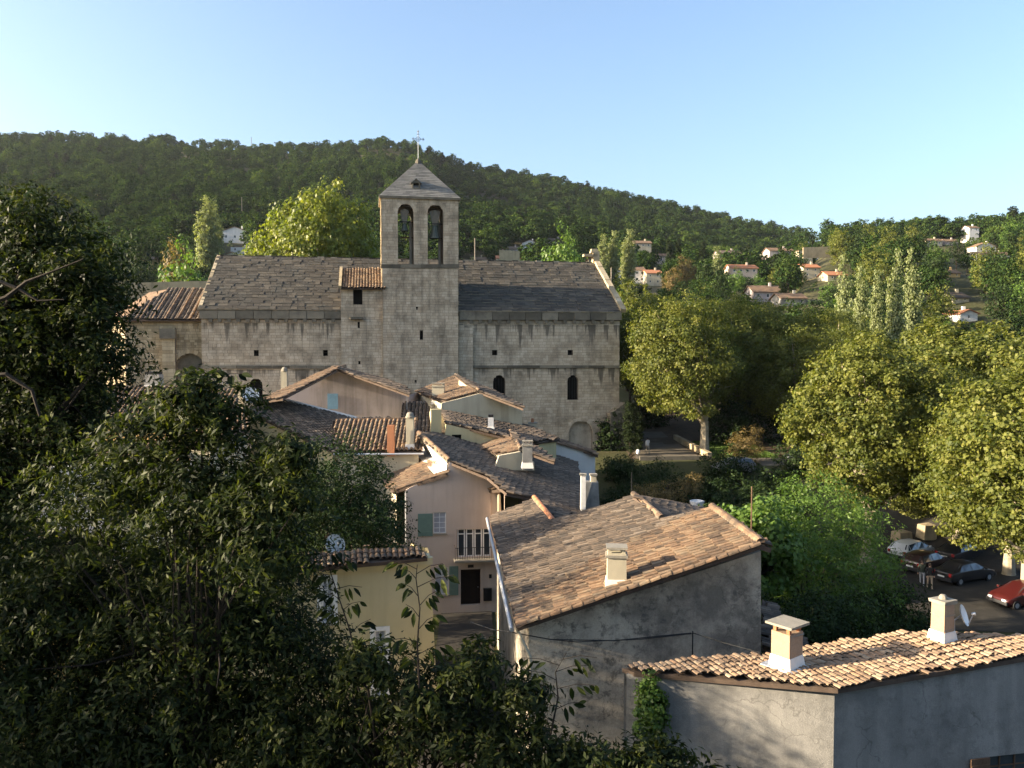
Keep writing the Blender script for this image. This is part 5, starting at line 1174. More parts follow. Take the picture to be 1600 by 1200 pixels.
FH = [
 (367, 378, 40, 16, 300, 'white gabled house with dark windows on the slope beside the tall left poplars', dict(wall='white', kind='gable', wins=3, pitch=20)),
 (374, 395, 26, 9, 280, 'small white outbuilding just below the white gabled house', dict(wall='white', wins=2, roof='flat')),
 (222, 424, 32, 18, 170, 'olive grey barn half hidden by the big left tree', dict(wall='ochre', roof='tile_old', wins=3)),
 (346, 412, 30, 6, 190, 'low red roofed shed peeping over the church roof at its left end', dict(wall='pinkgrey', roof='brick', wins=2, chim=False)),
 (363, 403, 16, 6, 220, 'tiny cream gabled hut behind the low red roofed shed', dict(wall='cream', kind='gable', wins=1, chim=False)),
 (795, 418, 37, 14, 260, 'cream house with red roof just right of the belfry above the church ridge', dict(wall='cream', roof='brick', wins=4, rows=2)),
 (800, 397, 28, 8, 330, 'grey house on the slope above the cream red roofed house', dict(wall='pinkgrey', roof='tile_old', wins=3)),
 (828, 390, 24, 10, 350, 'white house under the dark hill right of the belfry', dict(wall='white', kind='gable', wins=3)),
 (868, 384, 24, 8, 370, 'pale grey house at the foot of the dark wood above the light green tree', dict(wall='pinkgrey', roof='tile_old', wins=2)),
 (748, 414, 22, 8, 270, 'low stone house beside the belfry at its right', dict(wall='stone_warm', roof='tile', wins=2)),
 (938, 413, 36, 8, 235, 'cream gabled house behind the stone finial of the church gable', dict(wall='cream', roof='brick', kind='gable', wins=2)),
 (983, 442, 50, 20, 215, 'long white house with rows of windows right of the church gable', dict(wall='white', roof='tile', wins=6, rows=2)),
 (1022, 445, 24, 18, 225, 'short cream wing at the right end of the long white house', dict(wall='cream', roof='brick', wins=2, rows=2)),
 (1005, 387, 26, 7, 360, 'pale house high on the slope behind the poplar clump', dict(wall='cream', roof='tile', wins=3)),
 (1040, 412, 26, 12, 300, 'pinkish house on the slope right of the poplar clump', dict(wall='pink', roof='tile', wins=2)),
 (1140, 405, 34, 9, 320, 'long grey roofed house in the middle of the distant village', dict(wall='pinkgrey', roof='tile_old', wins=4)),
 (1163, 428, 42, 9, 280, 'red roofed pink bungalow in the middle of the distant village', dict(wall='pink', roof='brick', wins=4)),
 (1188, 412, 26, 7, 330, 'small cream bungalow left of the big pale block', dict(wall='cream', roof='tile', wins=2)),
 (1221, 408, 38, 16, 320, 'big pale windowless block with orange roof edge on the far slope', dict(wall='pinkgrey', roof='tile', wins=2)),
 (1259, 402, 22, 10, 330, 'small cream tower house right of the big pale block', dict(wall='cream', roof='flat', wins=2)),
 (1278, 405, 22, 6, 330, 'white low annexe at the right of the small cream tower house', dict(wall='white', roof='tile', wins=1)),
 (1268, 434, 26, 16, 260, 'tall cream house with bright orange roof below the small tower house', dict(wall='cream', roof='brick', wins=2, rows=2)),
 (1200, 470, 46, 14, 220, 'house with large orange tiled roof left of the dark cypress', dict(wall='pinkgrey', roof='tile', wins=3, pitch=27)),
 (1240, 476, 40, 10, 225, 'grey walled house right of the dark cypress', dict(wall='render', roof='tile', wins=3)),
 (1308, 438, 30, 8, 250, 'low red roofed house behind the top of the first silver poplar', dict(wall='cream', roof='brick', wins=2)),
 (1460, 384, 26, 8, 370, 'cream hip roofed house alone on the wooded right hillside', dict(wall='cream', roof='tile', wins=3)),
 (1488, 382, 20, 5, 375, 'low dark roofed annexe beside the lone hillside house', dict(wall='pinkgrey', roof='tile', wins=1)),
 (1541, 396, 32, 11, 330, 'white house with gable near the right edge of the hillside', dict(wall='white', roof='tile', kind='gable', wins=2)),
 (1556, 404, 62, 6, 320, 'long white terrace wall house below the white gable at the right edge', dict(wall='white', roof='tile', wins=5)),
 (1514, 502, 28, 12, 190, 'white gable house with orange roof among the trees at far right', dict(wall='white', roof='brick', kind='gable', wins=1)),
 (1502, 472, 26, 7, 210, 'brown roofed house hidden in trees above the white gable house at far right', dict(wall='cream', roof='tile_old', wins=2)),
 (1522, 363, 16, 7, 425, 'pale house breaking the skyline on the right hill', dict(wall='white', roof='tile', wins=2)),
 (1490, 433, 22, 6, 260, 'small ochre house lost in the woods on the right slope', dict(wall='ochre', roof='tile', wins=2)),
]
FH2 = []
for (px, pb, w_, h_, Y_, lab, kw) in FH: t = far_house(px, pb, w_, h_, Y_, lab, **kw); FH2.append((px, pb, w_, h_, t.location.y, lab))
FH = FH2
def clear_of_houses(px, top, py, hw, Y_):
    return not any(abs(px - h[0]) < h[2] * .5 + hw * .8 and Y_ < h[4] + 6 and top < h[1] - h[3] * .3 and py > h[1] - h[3] - 8 for h in FH)
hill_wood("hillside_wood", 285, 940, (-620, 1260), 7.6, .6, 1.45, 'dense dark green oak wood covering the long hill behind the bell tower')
hill_wood('hilltop_wood', 370, 500, (1235, 2150), 6.4, .75, 1.2, 'sunlit green wood along the crest of the hill on the far right')

# hillside poles
for (px, y0, y1, Y_, lab) in ((742, 418, 372, 250, 'wooden power pole beside the right side of the belfry'), (955, 455, 418, 210, 'pale street lamp pole near the long white house'), (378, 330, 308, 420, 'thin mast in the wood above the white gabled house'), (393, 236, 214, 880, 'thin radio mast on the crest of the hill at the left')):
    pole(px, y0, y1, Y_, lab, 'utility_pole', .14 if Y_ < 500 else .3, cat='pole', mat='palewood')
# garden wall and terrace left of the nave
for (p0_, p1_, Y_, hh, lab) in (((205, 450), (345, 446), 140, .9, 'low stone garden wall left behind the church roof'), ((1255, 395), (1350, 392), 300, 2.0, 'pale retaining wall of the terraced field at the foot of the right hill'), ((1100, 430), (1190, 428), 290, 1.6, 'pale retaining wall below the distant bungalow'), ((780, 402), (812, 404), 270, 2.5, 'old ochre stone wall above the church ridge right of the belfry')):
    a, b = at(*p0_, Y=Y_), at(*p1_, Y=Y_ + 3); t = MB().obox(a - Vector((0, 0, 2)), b - a, Vector((0, .6, 0)), Vector((0, 0, hh + 2))); o = t.build('garden_wall', M['stone_warm']); tag(o, lab, 'wall'); o['kind'] = 'thing'
# ================================================================ trees one can tell apart
def tr(px, pyb, Y_, proto, nm, lab, group=None, H=None, wpx=None, z=None, base=None):
    """tree whose crown top is at picture pyb (px, pyb) at distance Y_"""
    p = at(px, pyb, Y=Y_); g_ = ground_z(p.x, Y_) if z is None else z; hgt = max(2.0, p.z - g_); s_ = hgt / H
    sw = s_ if wpx is None else (wpx / F * Y_) / base
    o = tree(nm, p.x, Y_, proto, lab, 'tree', group, scale=sw, z=g_, sz=s_); return o
# big lime-green plane tree behind the nave
tr(498, 303, 116, P_BIGLIME, 'plane_tree', 'huge yellow green tree rising behind the church roof left of the belfry', H=17.4, wpx=228, base=16.4)
# first park plane with the pale trunk, its neighbours
o_ = tr(1103, 455, 84, P_LEAN, 'plane_tree', 'plane tree with a pale sunlit trunk at the church corner', H=18.4, wpx=184, base=14); o_.rotation_euler.z = 0
tr(1015, 462, 104, P_PLANE[1], 'plane_tree', 'plane tree directly behind the right corner of the church', H=18.0, wpx=150, base=13.6)
tr(1150, 464, 92, P_PLANE[1], 'plane_tree', 'shaded plane tree right behind the one with the pale trunk', H=18.0, wpx=150, base=13.6)
park = [(1205, 476, 94, 150, 'dark plane tree in the middle of the park row, yellow only at its top'), (1262, 486, 92, 150, 'dark plane tree below the distant cypress'), (1180, 500, 92, 130, 'deep shaded plane tree standing forward in the park row'),
        (1330, 512, 84, 130, 'plane tree below the first silver poplar'), (1245, 520, 88, 150, 'shaded plane tree left of the big sunlit planes'), (1300, 486, 110, 140, 'plane tree of the rear park row left of the poplars'), (1130, 470, 112, 150, 'plane tree of the rear park row above the pale trunked one')]
for i, (px, py, Y_, wp, lab) in enumerate(park): tr(px, py, Y_, P_PLANE[i % 2], 'plane_tree', lab, 'plane trees of the park', H=18.0, wpx=wp, base=13.6)
near = [(1362, 520, 58, 250, 'big sunlit plane tree left of the near pair, its leaves hanging over the white car'), (1490, 498, 68, 260, 'tallest sunlit plane tree at the right'), (1655, 540, 43, 330, 'nearest sunlit plane tree cut by the right edge'), (1590, 515, 62, 260, 'plane tree beyond the right edge of the near group')]
for i, (px, py, Y_, wp, lab) in enumerate(near): tr(px, py, Y_, P_PLANE_NEAR, 'plane_tree', lab, 'sunlit near plane trees', H=17.0, wpx=wp, base=11.4, z=0)
o_ = tr(1612, 600, 50, P_LEAN, 'plane_tree', 'low hanging sunlit plane crown over the red car at the right edge', H=18.4, wpx=235, base=14, z=0); o_.rotation_euler.z = 0
o_ = tr(1500, 640, 63, P_LEAN, 'plane_tree', 'low sunlit plane crown right above the parked cars', H=18.4, wpx=190, base=14, z=0); o_.rotation_euler.z = 0.2
o_ = tr(1585, 570, 56, P_LEAN, 'plane_tree', 'sunlit plane crown spreading over the dark cars right of the walkers', H=18.4, wpx=215, base=14, z=0); o_.rotation_euler.z = -.15
# poplars
for (px, py, Y_, wp, lab, H_) in ((319, 313, 260, 26, 'tall slender poplar left of the white gabled house', 0), (330, 318, 262, 22, 'slightly lower poplar joined to the tall slender one', 0), (338, 326, 268, 20, 'thin dark poplar nearest the white gabled house', 0),
        (1320, 408, 112, 25, 'silver poplar, left of the silvery group at right', 0), (1346, 424, 118, 22, 'silver poplar, second of the silvery group', 0), (1370, 432, 122, 20, 'small silver poplar between its taller neighbours', 0), (1400, 402, 114, 26, 'tall silver poplar right of the gap in the group', 0), (1426, 398, 118, 28, 'tallest silver poplar at the right end of the group', 0),
        (942, 370, 250, 18, 'narrow poplar at the left of the distant clump above the church gable', 0), (958, 366, 252, 20, 'second poplar of the distant clump above the church gable', 0), (982, 364, 256, 24, 'tallest poplar of the distant clump above the church gable', 0), (1122, 388, 280, 16, 'slim poplar in the middle of the distant village', 0)):
    tr(px, py, Y_, P_POPLAR, 'poplar', lab, None, H=18.2, wpx=wp, base=3.9)
# cypresses
for (px, py, Y_, wp, lab) in ((1224, 438, 215, 13, 'dark pointed cypress in the distant village'), (1478, 465, 190, 9, 'dark pointed cypress among trees on the right slope'), (1056, 733, 56, 17, 'black columnar cypress left of the rusty shrub'), (1106, 738, 58, 15, 'black columnar cypress right of the rusty shrub'), (985, 622, 83, 22, 'dark tall cypress against the church buttress'), (999, 640, 85, 14, 'second dark cypress right beside the buttress'),
        (1060, 368, 330, 10, 'dark conifer at the wood edge above the distant village, left one'), (1045, 370, 330, 9, 'dark conifer left neighbour at the wood edge'), (1098, 372, 330, 9, 'dark conifer at the wood edge, right one')):
    p = at(px, py, Y=Y_); g_ = ground_z(p.x, Y_); hg = p.z - g_; tree('cypress', p.x, Y_, P_CYPRESS, lab, 'cypress', None, scale=wp / F * Y_ / 2.0, sz=hg / 9.9)
# light green tree above church ridge, others named
tr(876, 379, 200, P_MID[1], 'light_green_tree', 'bright light green tree above the church ridge', H=8.6, wpx=72, base=7.4)
tr(280, 384, 165, P_RUST, 'rusty_tree', 'round tree with rusty yellow top left of the church roof', H=7.6, wpx=52, base=6.2)
tr(282, 408, 150, P_MID[1], 'green_bush_tree', 'round green tree in front of the rusty one', H=8.6, wpx=80, base=7.4)
tr(222, 372, 200, P_MID[4], 'dark_round_tree', 'dark round tree above the olive barn', H=10.4, wpx=50, base=7.4)
tr(1072, 402, 260, P_RUST, 'rusty_tree', 'orange brown autumn tree in the distant village', H=7.6, wpx=34, base=6.2)
tr(1050, 420, 240, P_RUST, 'rusty_tree', 'small reddish tree left of the orange brown one', H=7.6, wpx=30, base=6.2)
tr(1045, 345 + 60, 250, P_MID[0], 'oak_tree', 'green oak between the poplar clump and the pinkish house', H=8.0, wpx=30, base=7.4)
# trees scattered through the distant village and over the right hillside
rs = random.Random(77); cnt = 0; taken = []
words_ = [['rounded', 'spreading', 'bushy', 'loose', 'dense', 'small', 'broad'], ['olive green', 'mid green', 'dull green', 'yellowish green', 'dark green'],]
def short_name(l):
    w_ = l.split()[:5]
    while w_[-1] in 'of the a at on with in by and rows small just under behind its beside red to above below right left as'.split(): w_.pop()
    return ' '.join(w_)
REG = []
ORD = 'first second third fourth fifth sixth seventh eighth ninth tenth eleventh twelfth thirteenth fourteenth fifteenth sixteenth seventeenth eighteenth nineteenth twentieth'.split()
def region_trees(n, pxr, Yr, zone0, kinds, smin, smax, gname, avoid=True):
    global cnt; k = 0; tries = 0
    while k < n and tries < n * 30:
        tries += 1; Y_ = rs.uniform(*Yr); px = rs.uniform(*pxr); x = (px - 800) / F * Y_
        g_ = ground_z(x, Y_); py = 545 - (g_ - EYE) / Y_ * F
        if any((x - a) ** 2 + (Y_ - b) ** 2 < 20 for a, b in taken): continue
        s_ = rs.uniform(smin, smax); q = rs.choice(kinds); top = 545 - (g_ + 9.5 * s_ - EYE) / Y_ * F; hw = 3.9 * s_ / Y_ * F
        if not clear_of_houses(px, top, py, hw, Y_) or top < np.interp(px, SKY_X, SKY_Y) + 10: continue
        c_ = ['olive green', 'fresh green', 'yellow green', 'dull green', 'dark green'][q]
        big = 'tall ' if s_ > smin + .66 * (smax - smin) else ('small ' if s_ < smin + .33 * (smax - smin) else ''); c_ = big + c_
        near_h = min(FH, key=lambda h: abs(h[0] - px) + abs(h[1] - py) * 1.5); zone = zone0 if abs(near_h[0] - px) > 45 else ('left of the ' if px < near_h[0] else 'right of the ') + short_name(near_h[5])
        t_ = tree('hillside_tree', x, Y_, P_MID[q], '%s tree %s' % (c_, zone), 'tree', c_ + ' ' + gname, scale=s_, sz=s_ * rs.uniform(.85, 1.2)); taken.append((x, Y_)); k += 1; REG.append((px, t_, c_, zone))
region_trees(120, (1230, 1690), (225, 372), 'in the wood on the right hillside', [0, 0, 3, 1, 2, 4], .75, 1.45, 'trees of the right hillside', True)
region_trees(64, (860, 1240), (205, 330), 'among the houses of the distant village', [0, 3, 1, 2, 4, 4], .55, 1.0, 'trees of the distant village')
region_trees(26, (720, 900), (235, 330), 'between the belfry and the hill', [0, 3, 4, 4, 1], .5, .9, 'trees right of the belfry')
region_trees(60, (-60, 620), (185, 300), 'at the foot of the hill behind the church', [0, 3, 4, 4, 0], .7, 1.2, 'trees at the foot of the left hill')
region_trees(118, (960, 1680), (118, 205), 'between the park and the distant village', [0, 3, 1, 4, 0, 2], .6, 1.05, 'trees beyond the park')
by = {}
for r_ in REG: by.setdefault(r_[1]['label'], []).append(r_)
for lab, L_ in by.items():
    if len(L_) > 1:
        for i, r_ in enumerate(sorted(L_, key=lambda q: q[0])): r_[1]['label'] = ('%s %s tree from left %s' % (ORD[min(i, 19)], r_[2], r_[3])) if len(L_) <= 20 else lab
# ================================================================ middle ground plants
def bush(nm, c_, shape, K, per, cr_, leaf, asp, mat, lab, cat='shrub', seed=1, trunk=True, **kw):
    gz = ground_z(c_[0], c_[1]); t = thing(nm, (c_[0], c_[1], gz), lab, cat)
    cm, cl = crown_mesh(nm + '_crown', shape, K, per, cr_, leaf, asp, M[mat], seed, (0, 0, c_[2] - gz), **kw)
    o = bpy.data.objects.new('crown', cm); C.objects.link(o); o.parent = t
    if trunk:
        rr = np.random.default_rng(seed); m = MB(); idx = rr.choice(len(cl), min(10, len(cl)), replace=False); hh = c_[2] - gz; limbs(m, max(.05, min(.25, hh * .035)), hh, [cl[i] for i in idx], rr, .45, trunk_top=(0, 0, max(.3, hh - shape[2] * .6)))
        o2 = bpy.data.objects.new('trunk', m.mesh('trunk', M['darkbark'], (0, 0, 0))); C.objects.link(o2); o2.parent = t
    return t
bush('green_tree', (15.3, 40.5, 4.6), (4.3, 4.4, 4.9), 850, 52, .62, .17, .42, 'leaf_green', 'large bright green bushy tree right of the tiled roof', 'tree', 201, shell=.3, irregular=.08)
bush('maple_tree', (11.6, 37.5, 6.6), (2.4, 2.2, 2.6), 240, 40, .5, .21, .85, 'leaf_green', 'broad leaved light green tree with the rusty pole in front', 'tree', 202, shell=.4)
bush('dark_tree', (-7.8, 34.0, 8.0), (3.6, 3.2, 4.0), 760, 56, .6, .15, .5, 'leaf_dark', 'dense dark evergreen tree left of the pink house', 'tree', 203, shell=.3, irregular=.08)
bush('ochre_shrub', (at(1080, 765, Y=57).x, 57, at(1080, 765, Y=57).z - .3), (1.0, .9, 1.5), 140, 34, .3, .10, .6, 'leaf_rust', 'sunlit rusty ochre shrub between two black cypresses', 'shrub', 204)
bush('rusty_shrub', (at(1165, 700, Y=78).x, 78, at(1165, 700, Y=78).z), (1.9, 1.6, 2.1), 170, 40, .45, .13, .6, 'leaf_rust', 'brownish shrub on the lawn edge near the pale trunk', 'shrub', 205)
bush('dark_shrub', (at(1010, 745, Y=66).x, 66, 3.0), (4.2, 2.5, 1.9), 200, 30, .6, .2, .6, 'leaf_dark', 'dark shrubbery below the church corner and the lit terrace', 'shrub', 206)
bush('dark_shrub', (at(1150, 745, Y=62).x, 62, 1.8), (3.4, 2.2, 1.7), 160, 30, .6, .2, .6, 'leaf_dark', 'dark shrubbery in front of the silver car', 'shrub', 207)
bush('brown_shrub', (at(1030, 770, Y=55).x, 55, at(1030, 772, Y=55).z), (1.9, 1.2, .8), 120, 36, .35, .10, .6, 'leaf_rust', 'low brown shrub left of the rusty one behind the roof ridge', 'shrub', 208)
dk = [(10.5, 76.5, 1.9, ''), (15.0, 56, 3.4, ''), (19.0, 59, 3.3, ''), (13.5, 61, 2.4, ''), (15.5, 50.5, 3.4, ''), (9.5, 70, 3.0, 'left'), (13, 73, 3.2, ''), (16.5, 71, 2.8, ''), (20, 74, 3.0, ''), (23.5, 71, 2.6, ''), (27, 74, 2.6, ''), (12, 66, 2.6, ''), (18, 65, 2.4, ''), (23, 66, 2.2, '')]  # widest ones raised, one added out of sight, to shade the car park
where = ['at the very foot of the church buttress', 'behind the broad leaved light green tree', 'behind the top of the large bright green tree', 'above the ridge of the big tiled roof', 'added unseen behind the large bright green tree to shade the car park', 'below the church buttress', 'right under the terrace wall of the sunlit path', 'before the middle of the terrace wall', 'under the end of the low pale wall', 'left of the silver car', 'hiding the silver car from below', 'behind the left black cypress', 'behind the right black cypress', 'just above the maple tree']
for i, (x, y, r_, _) in enumerate(dk): bush('evergreen_shrub', (x, y, ground_z(x, y) + r_ * (.55 if r_ < 3.25 else 1.1)), (r_, r_ * .8, r_ * (.72 if r_ < 3.25 else .95)), 150 if r_ < 3.25 else 260, 28, .6, .22, .6, 'leaf_dark', 'dark evergreen shrub ' + where[i], 'shrub', 230 + i, trunk=False)
for i, (x, y, r_, lab) in enumerate(((25, 90, 3.6, 'tall dark undergrowth behind the lawn of the pale trunked plane'), (31, 92, 3.8, 'tall dark undergrowth in the middle of the park row'), (37, 90, 3.6, 'tall dark undergrowth at the right of the park row'), (18, 103, 3.2, 'tall dark undergrowth beyond the sunlit path'), (29, 104, 4.2, 'dark thicket behind the park row'), (39, 102, 4.2, 'dark thicket behind the right half of the park row'), (46, 88, 3.6, 'dark thicket behind the big sunlit planes'))):
    bush('undergrowth', (x, y, ground_z(x, y) + r_ * .7), (r_, r_ * .8, r_ * .9), 150, 28, .8, .30, .7, 'leaf_dark', lab, 'shrub', 250 + i, trunk=False)
for (px, py, Y_, r_, sd_, lab) in ((1290, 985, 33, 2.6, 209, 'dark leafy bush below the bright green tree'), (1400, 975, 38, 2.4, 210, 'dark leafy bush at the kerb left of the two walkers')):
    c_ = at(px, py, Y=Y_); bush('dark_bush', (c_.x, Y_, max(.8, c_.z)), (r_, r_ * .9, r_ * .75), 260, 34, .5, .16, .5, 'leaf_dark', lab, 'shrub', sd_)
t = bush('wall_creeper', (3.75, 21.0, 6.35), (.42, .42, .95), 120, 34, .2, .10, .8, 'leaf_green', 'green creeper hanging on the left corner of the grey corner house', 'climber', 211, trunk=False)
# ivy carpet round the corner
# ================================================================ lane, plaza, park paths
def sheet(nm, pts, z, mat, off=.004, lab=None, kind='structure'):
    m = MB(); m.poly([Vector((x, y, (ground_z(x, y) if z is None else z) + off)) for x, y in pts]); o = m.build(nm, M[mat]); o['kind'] = kind; return o

def draped(nm, pxs, Y0, Y1, n, mat, off=.03, w0=None):
    """a strip of ground following the terrain between two picture-measured sides"""
    m = MB(); 
    for i in range(n):
        for j in range(4):
            q = []
            for (a, b) in ((i, j), (i, j + 1), (i + 1, j + 1), (i + 1, j)):
                Y_ = Y0 + (Y1 - Y0) * a / n; xl_ = np.interp(Y_, [Y0, Y1], [pxs[0][0], pxs[1][0]]); xr_ = np.interp(Y_, [Y0, Y1], [pxs[0][1], pxs[1][1]]); x = xl_ + (xr_ - xl_) * b / 4
                q.append(Vector((x, Y_, ground_z(x, Y_) + off)))
            m.quad(q[0], q[1], q[2], q[3])
    o = m.build(nm, M[mat]); o['kind'] = 'structure'; return o
draped('car_park_road', ((22, 62), (24, 62)), 44, 69, 16, 'asphalt_dark', .05)
draped('park_path', ((12.6, 19.3), (13.8, 18.6)), 80.5, 99, 12, 'asphalt', .06)
draped('park_road', ((24, 60), (24, 60)), 72.5, 80.5, 8, 'asphalt', .06)
draped('park_floor', ((12, 75), (14, 95)), 80.5, 118, 20, 'dirt', .03)
draped('lane', ((-3.2, -.2), (-4.2, -1.2)), 24, 47, 16, 'cobble', .05)
# low wall beside the lit path
a, b = at(1052, 692, Y=94), at(1106, 722, Y=80.5); a.z = ground_z(a.x, a.y); b.z = ground_z(b.x, b.y)
pw = thing('park_wall', b, 'low pale stone wall running down beside the sunlit path to the plane trunk', 'wall'); d_ = (b - a); k = 16
for i in range(k): 
    p = a + d_ * (i / k); MB().obox(p - Vector((0, 0, .1)), d_ * (.96 / k), Vector((.45, .1, 0)), Vector((0, 0, .72 + random.uniform(-.03, .03))), random.random()).build('stone', M['stone_warm'], pw)
a, b = at(1000, 708, Y=79.6), at(1112, 722, Y=80); a.z = ground_z(a.x, a.y); b.z = ground_z(b.x, b.y)
o = MB().obox(a - Vector((0, 0, 2.2)), b - a, Vector((0, .4, 0)), Vector((0, 0, 2.6))).build('terrace_wall', M['stone_dark']); tag(o, 'dark retaining wall along the front of the sunlit path', 'wall', kind='thing')
# lawn patch
gr = MB(); rr = np.random.default_rng(5); n = 9000; X_ = rr.uniform(20.2, 27, n); Y_ = rr.uniform(80.5, 92, n); Z_ = np.array([ground_z(a, b) for a, b in zip(X_, Y_)]) + .1
P = np.stack([X_, Y_, Z_], 1); N = rr.normal(size=(n, 3)); N[:, 2] *= .3
o = bpy.data.objects.new('grass', mesh_np('grass', leaf_quads(P, N, .25 + .2 * rr.random(n), .3, rr=rr), 4, rr.random(n), M['leaf_green'])); place(o, None, Vector((0, 0, 0))); tag(o, 'patch of bright green grass round the pale plane trunk', 'grass', kind='stuff')
# stone blocks by the white car
for (px, py, s_, rz_, lab) in ((1408, 866, (1.5, 1.0, 1.1), .5, 'rough stone block at the back of the white car, left one'), (1447, 872, (1.2, 1.0, 1.2), .2, 'squarish stone block above the roof of the white car')):
    p = at(px, py, Y=64); p.z = ground_z(p.x, p.y); m = MB(); m.box(p + Vector((0, 0, s_[2] / 2)), s_, rz_, jit=.07, taper=.93); o = m.build('stone_block', M['stone_warm']); tag(o, lab, 'stone block')
    bv = o.modifiers.new('edge', 'BEVEL'); bv.width = .05; bv.segments = 2
# small white kiosk lantern, white pot
p = at(997, 706, Y=82.2); t = thing('street_lantern', V(p, p.z), 'white globe lantern on a short bracket beside the church buttress', 'lantern')
MB().lathe(p, [(0, -.28), (.16, -.2), (.22, 0), (.16, .2), (0, .28)], 12).build('globe', M['white_paint'], t, smooth=True); MB().tube([V(p, ground_z(p.x, p.y)), p - Vector((0, 0, .25))], .04, 6).build('post', M['iron'], t)
p = at(1089, 793, Y=54); o = MB().lathe(V(p, p.z - .3), [(0, 0), (.34, 0), (.46, .55), (.5, .75), (.44, .78), (.36, .6), (0, .5)], 14).build('stone_urn', M['white']); tag(o, 'white stone urn at the foot of the rusty shrub', 'urn')
# kerb of the car park
a, b = at(1412, 948, z=0.0), at(1600, 1010, z=0.0); k = 14; kb = thing('kerb', a, 'pale kerb line between the road and the bushes near the two walkers', 'kerb')
for i in range(k): MB().obox(a + (b - a) * (i / k), (b - a) * (.97 / k), Vector((.05, .15, 0)), Vector((0, 0, .12)), random.random()).build('kerb_stone', M['concrete'], kb)
# ================================================================ foreground trees
def lobed_crown(lobes, leaf, asp, seed, dens=1.0, dz=1.0, clump=.42, per=50, droop=.6):
    """lobes: (px, py, radius in picture px, distance). returns world leaf quads + tints + clump centres"""
    rr = np.random.default_rng(seed); Vs, Ts, Cs = [], [], []
    for (px, py, rp, Y_) in lobes:
        c_ = at(px, py, Y=Y_); r = rp / F * Y_; K = max(20, int(68 * dens * (r / 1.0) ** 2 * 2.1))
        P, N, t, c2 = crown_pts((r * .93, r * dz * .93, r * .93), K, per, clump, rr, shell=.42, irregular=.34, squash=.6)
        off = np.array(c_); P = P + off; s = leaf * (.6 + .8 * rr.random(len(P))); Vs.append(leaf_quads(P, N, s, asp, droop, fold=.35, rr=rr)); Ts.append(t); Cs.append(c2 + off)
        # drooping sprays that break the outline: leaves strung along arching twigs
        ns = int(34 * r * r * dens) + 8; d = rr.normal(size=(ns, 3)); d[:, 2] = np.abs(d[:, 2]) * .8 - .25; d /= np.linalg.norm(d, axis=1, keepdims=True)
        k = 36; f = rr.random((ns, k, 1)); ln = (.35 + .5 * rr.random((ns, 1, 1))) * min(1, r)
        base = d[:, None, :] * r * (.72 + .2 * rr.random((ns, 1, 1))); q = base + d[:, None, :] * f * ln + np.array([0, 0, -1.0]) * (f ** 2) * ln * .7 + rr.normal(size=(ns, k, 3)) * .035
        q = q.reshape(-1, 3) + off; N2 = rr.normal(size=q.shape) * .6 + np.repeat(d, k, 0) * .4 + np.array([0, 0, .6]); s2 = leaf * (.7 + .6 * rr.random(len(q)))
        Vs.append(leaf_quads(q, N2, s2, asp, droop + .9, fold=.35, rr=rr)); Ts.append(np.clip(.35 + .65 * rr.random(len(q)), 0, 1))
    return np.concatenate(Vs), np.concatenate(Ts), np.concatenate(Cs)
def front_tree(nm, foot, lobes, leaf, asp, mat, label, seed, trunk_r=.25, fork_z=None, cat='tree', nt=26, **kw):
    V_, T_, Cs = lobed_crown(lobes, leaf, asp, seed, **kw); gz = ground_z(foot[0], foot[1]); O = np.array([foot[0], foot[1], gz])
    t = thing(nm, (foot[0], foot[1], gz), label, cat); o = bpy.data.objects.new('crown', mesh_np('crown', V_ - O, 4, T_, M[mat])); C.objects.link(o); o.parent = t
    rr = np.random.default_rng(seed + 1); m = MB(); top = np.mean([np.array(at(a, b, Y=d)) for a, b, c_, d in lobes], 0) - O; hh = max(1.2, float(top[2]))
    idx = rr.choice(len(Cs), nt, replace=False); limbs(m, trunk_r, hh, [Cs[i] - O for i in idx], rr, fork_z or .5, trunk_top=(top[0] * .35, top[1] * .35, hh * (fork_z or .5)))
    # twigs into the clumps
    for i in (rr.choice(len(Cs), min(len(Cs), 260), replace=False) if cat == 'tree' and trunk_r > .12 else ()):
        c_ = Vector(Cs[i] - O); d = Vector((c_.x - top[0], c_.y - top[1], (c_.z - top[2]) * .6 - .3)); d = d.normalized() * .7 if d.length > .01 else Vector((0, 0, .5)); m.tube([c_ - d, c_ - d * .4 + Vector((0, 0, .06)), c_ + d * .25], [.014, .009, .004], 4, cap=False)
    o = bpy.data.objects.new('trunk', m.mesh('trunk', M['darkbark'], (0, 0, 0))); C.objects.link(o); o.parent = t; return t
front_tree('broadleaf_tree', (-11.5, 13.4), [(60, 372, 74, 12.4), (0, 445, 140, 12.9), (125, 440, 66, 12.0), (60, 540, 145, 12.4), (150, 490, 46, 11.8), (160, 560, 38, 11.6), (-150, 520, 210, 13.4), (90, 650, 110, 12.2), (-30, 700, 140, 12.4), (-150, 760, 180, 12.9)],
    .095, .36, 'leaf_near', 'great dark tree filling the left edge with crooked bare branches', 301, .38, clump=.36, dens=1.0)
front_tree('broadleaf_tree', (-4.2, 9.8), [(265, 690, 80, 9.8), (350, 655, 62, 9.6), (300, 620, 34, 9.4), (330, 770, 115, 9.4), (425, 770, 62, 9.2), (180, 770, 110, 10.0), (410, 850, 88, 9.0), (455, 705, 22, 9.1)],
    .105, .28, 'leaf_near', 'long leaved tree whose sunlit top shoots stand before the village roofs', 302, .10, nt=12, clump=.30, dens=.85)
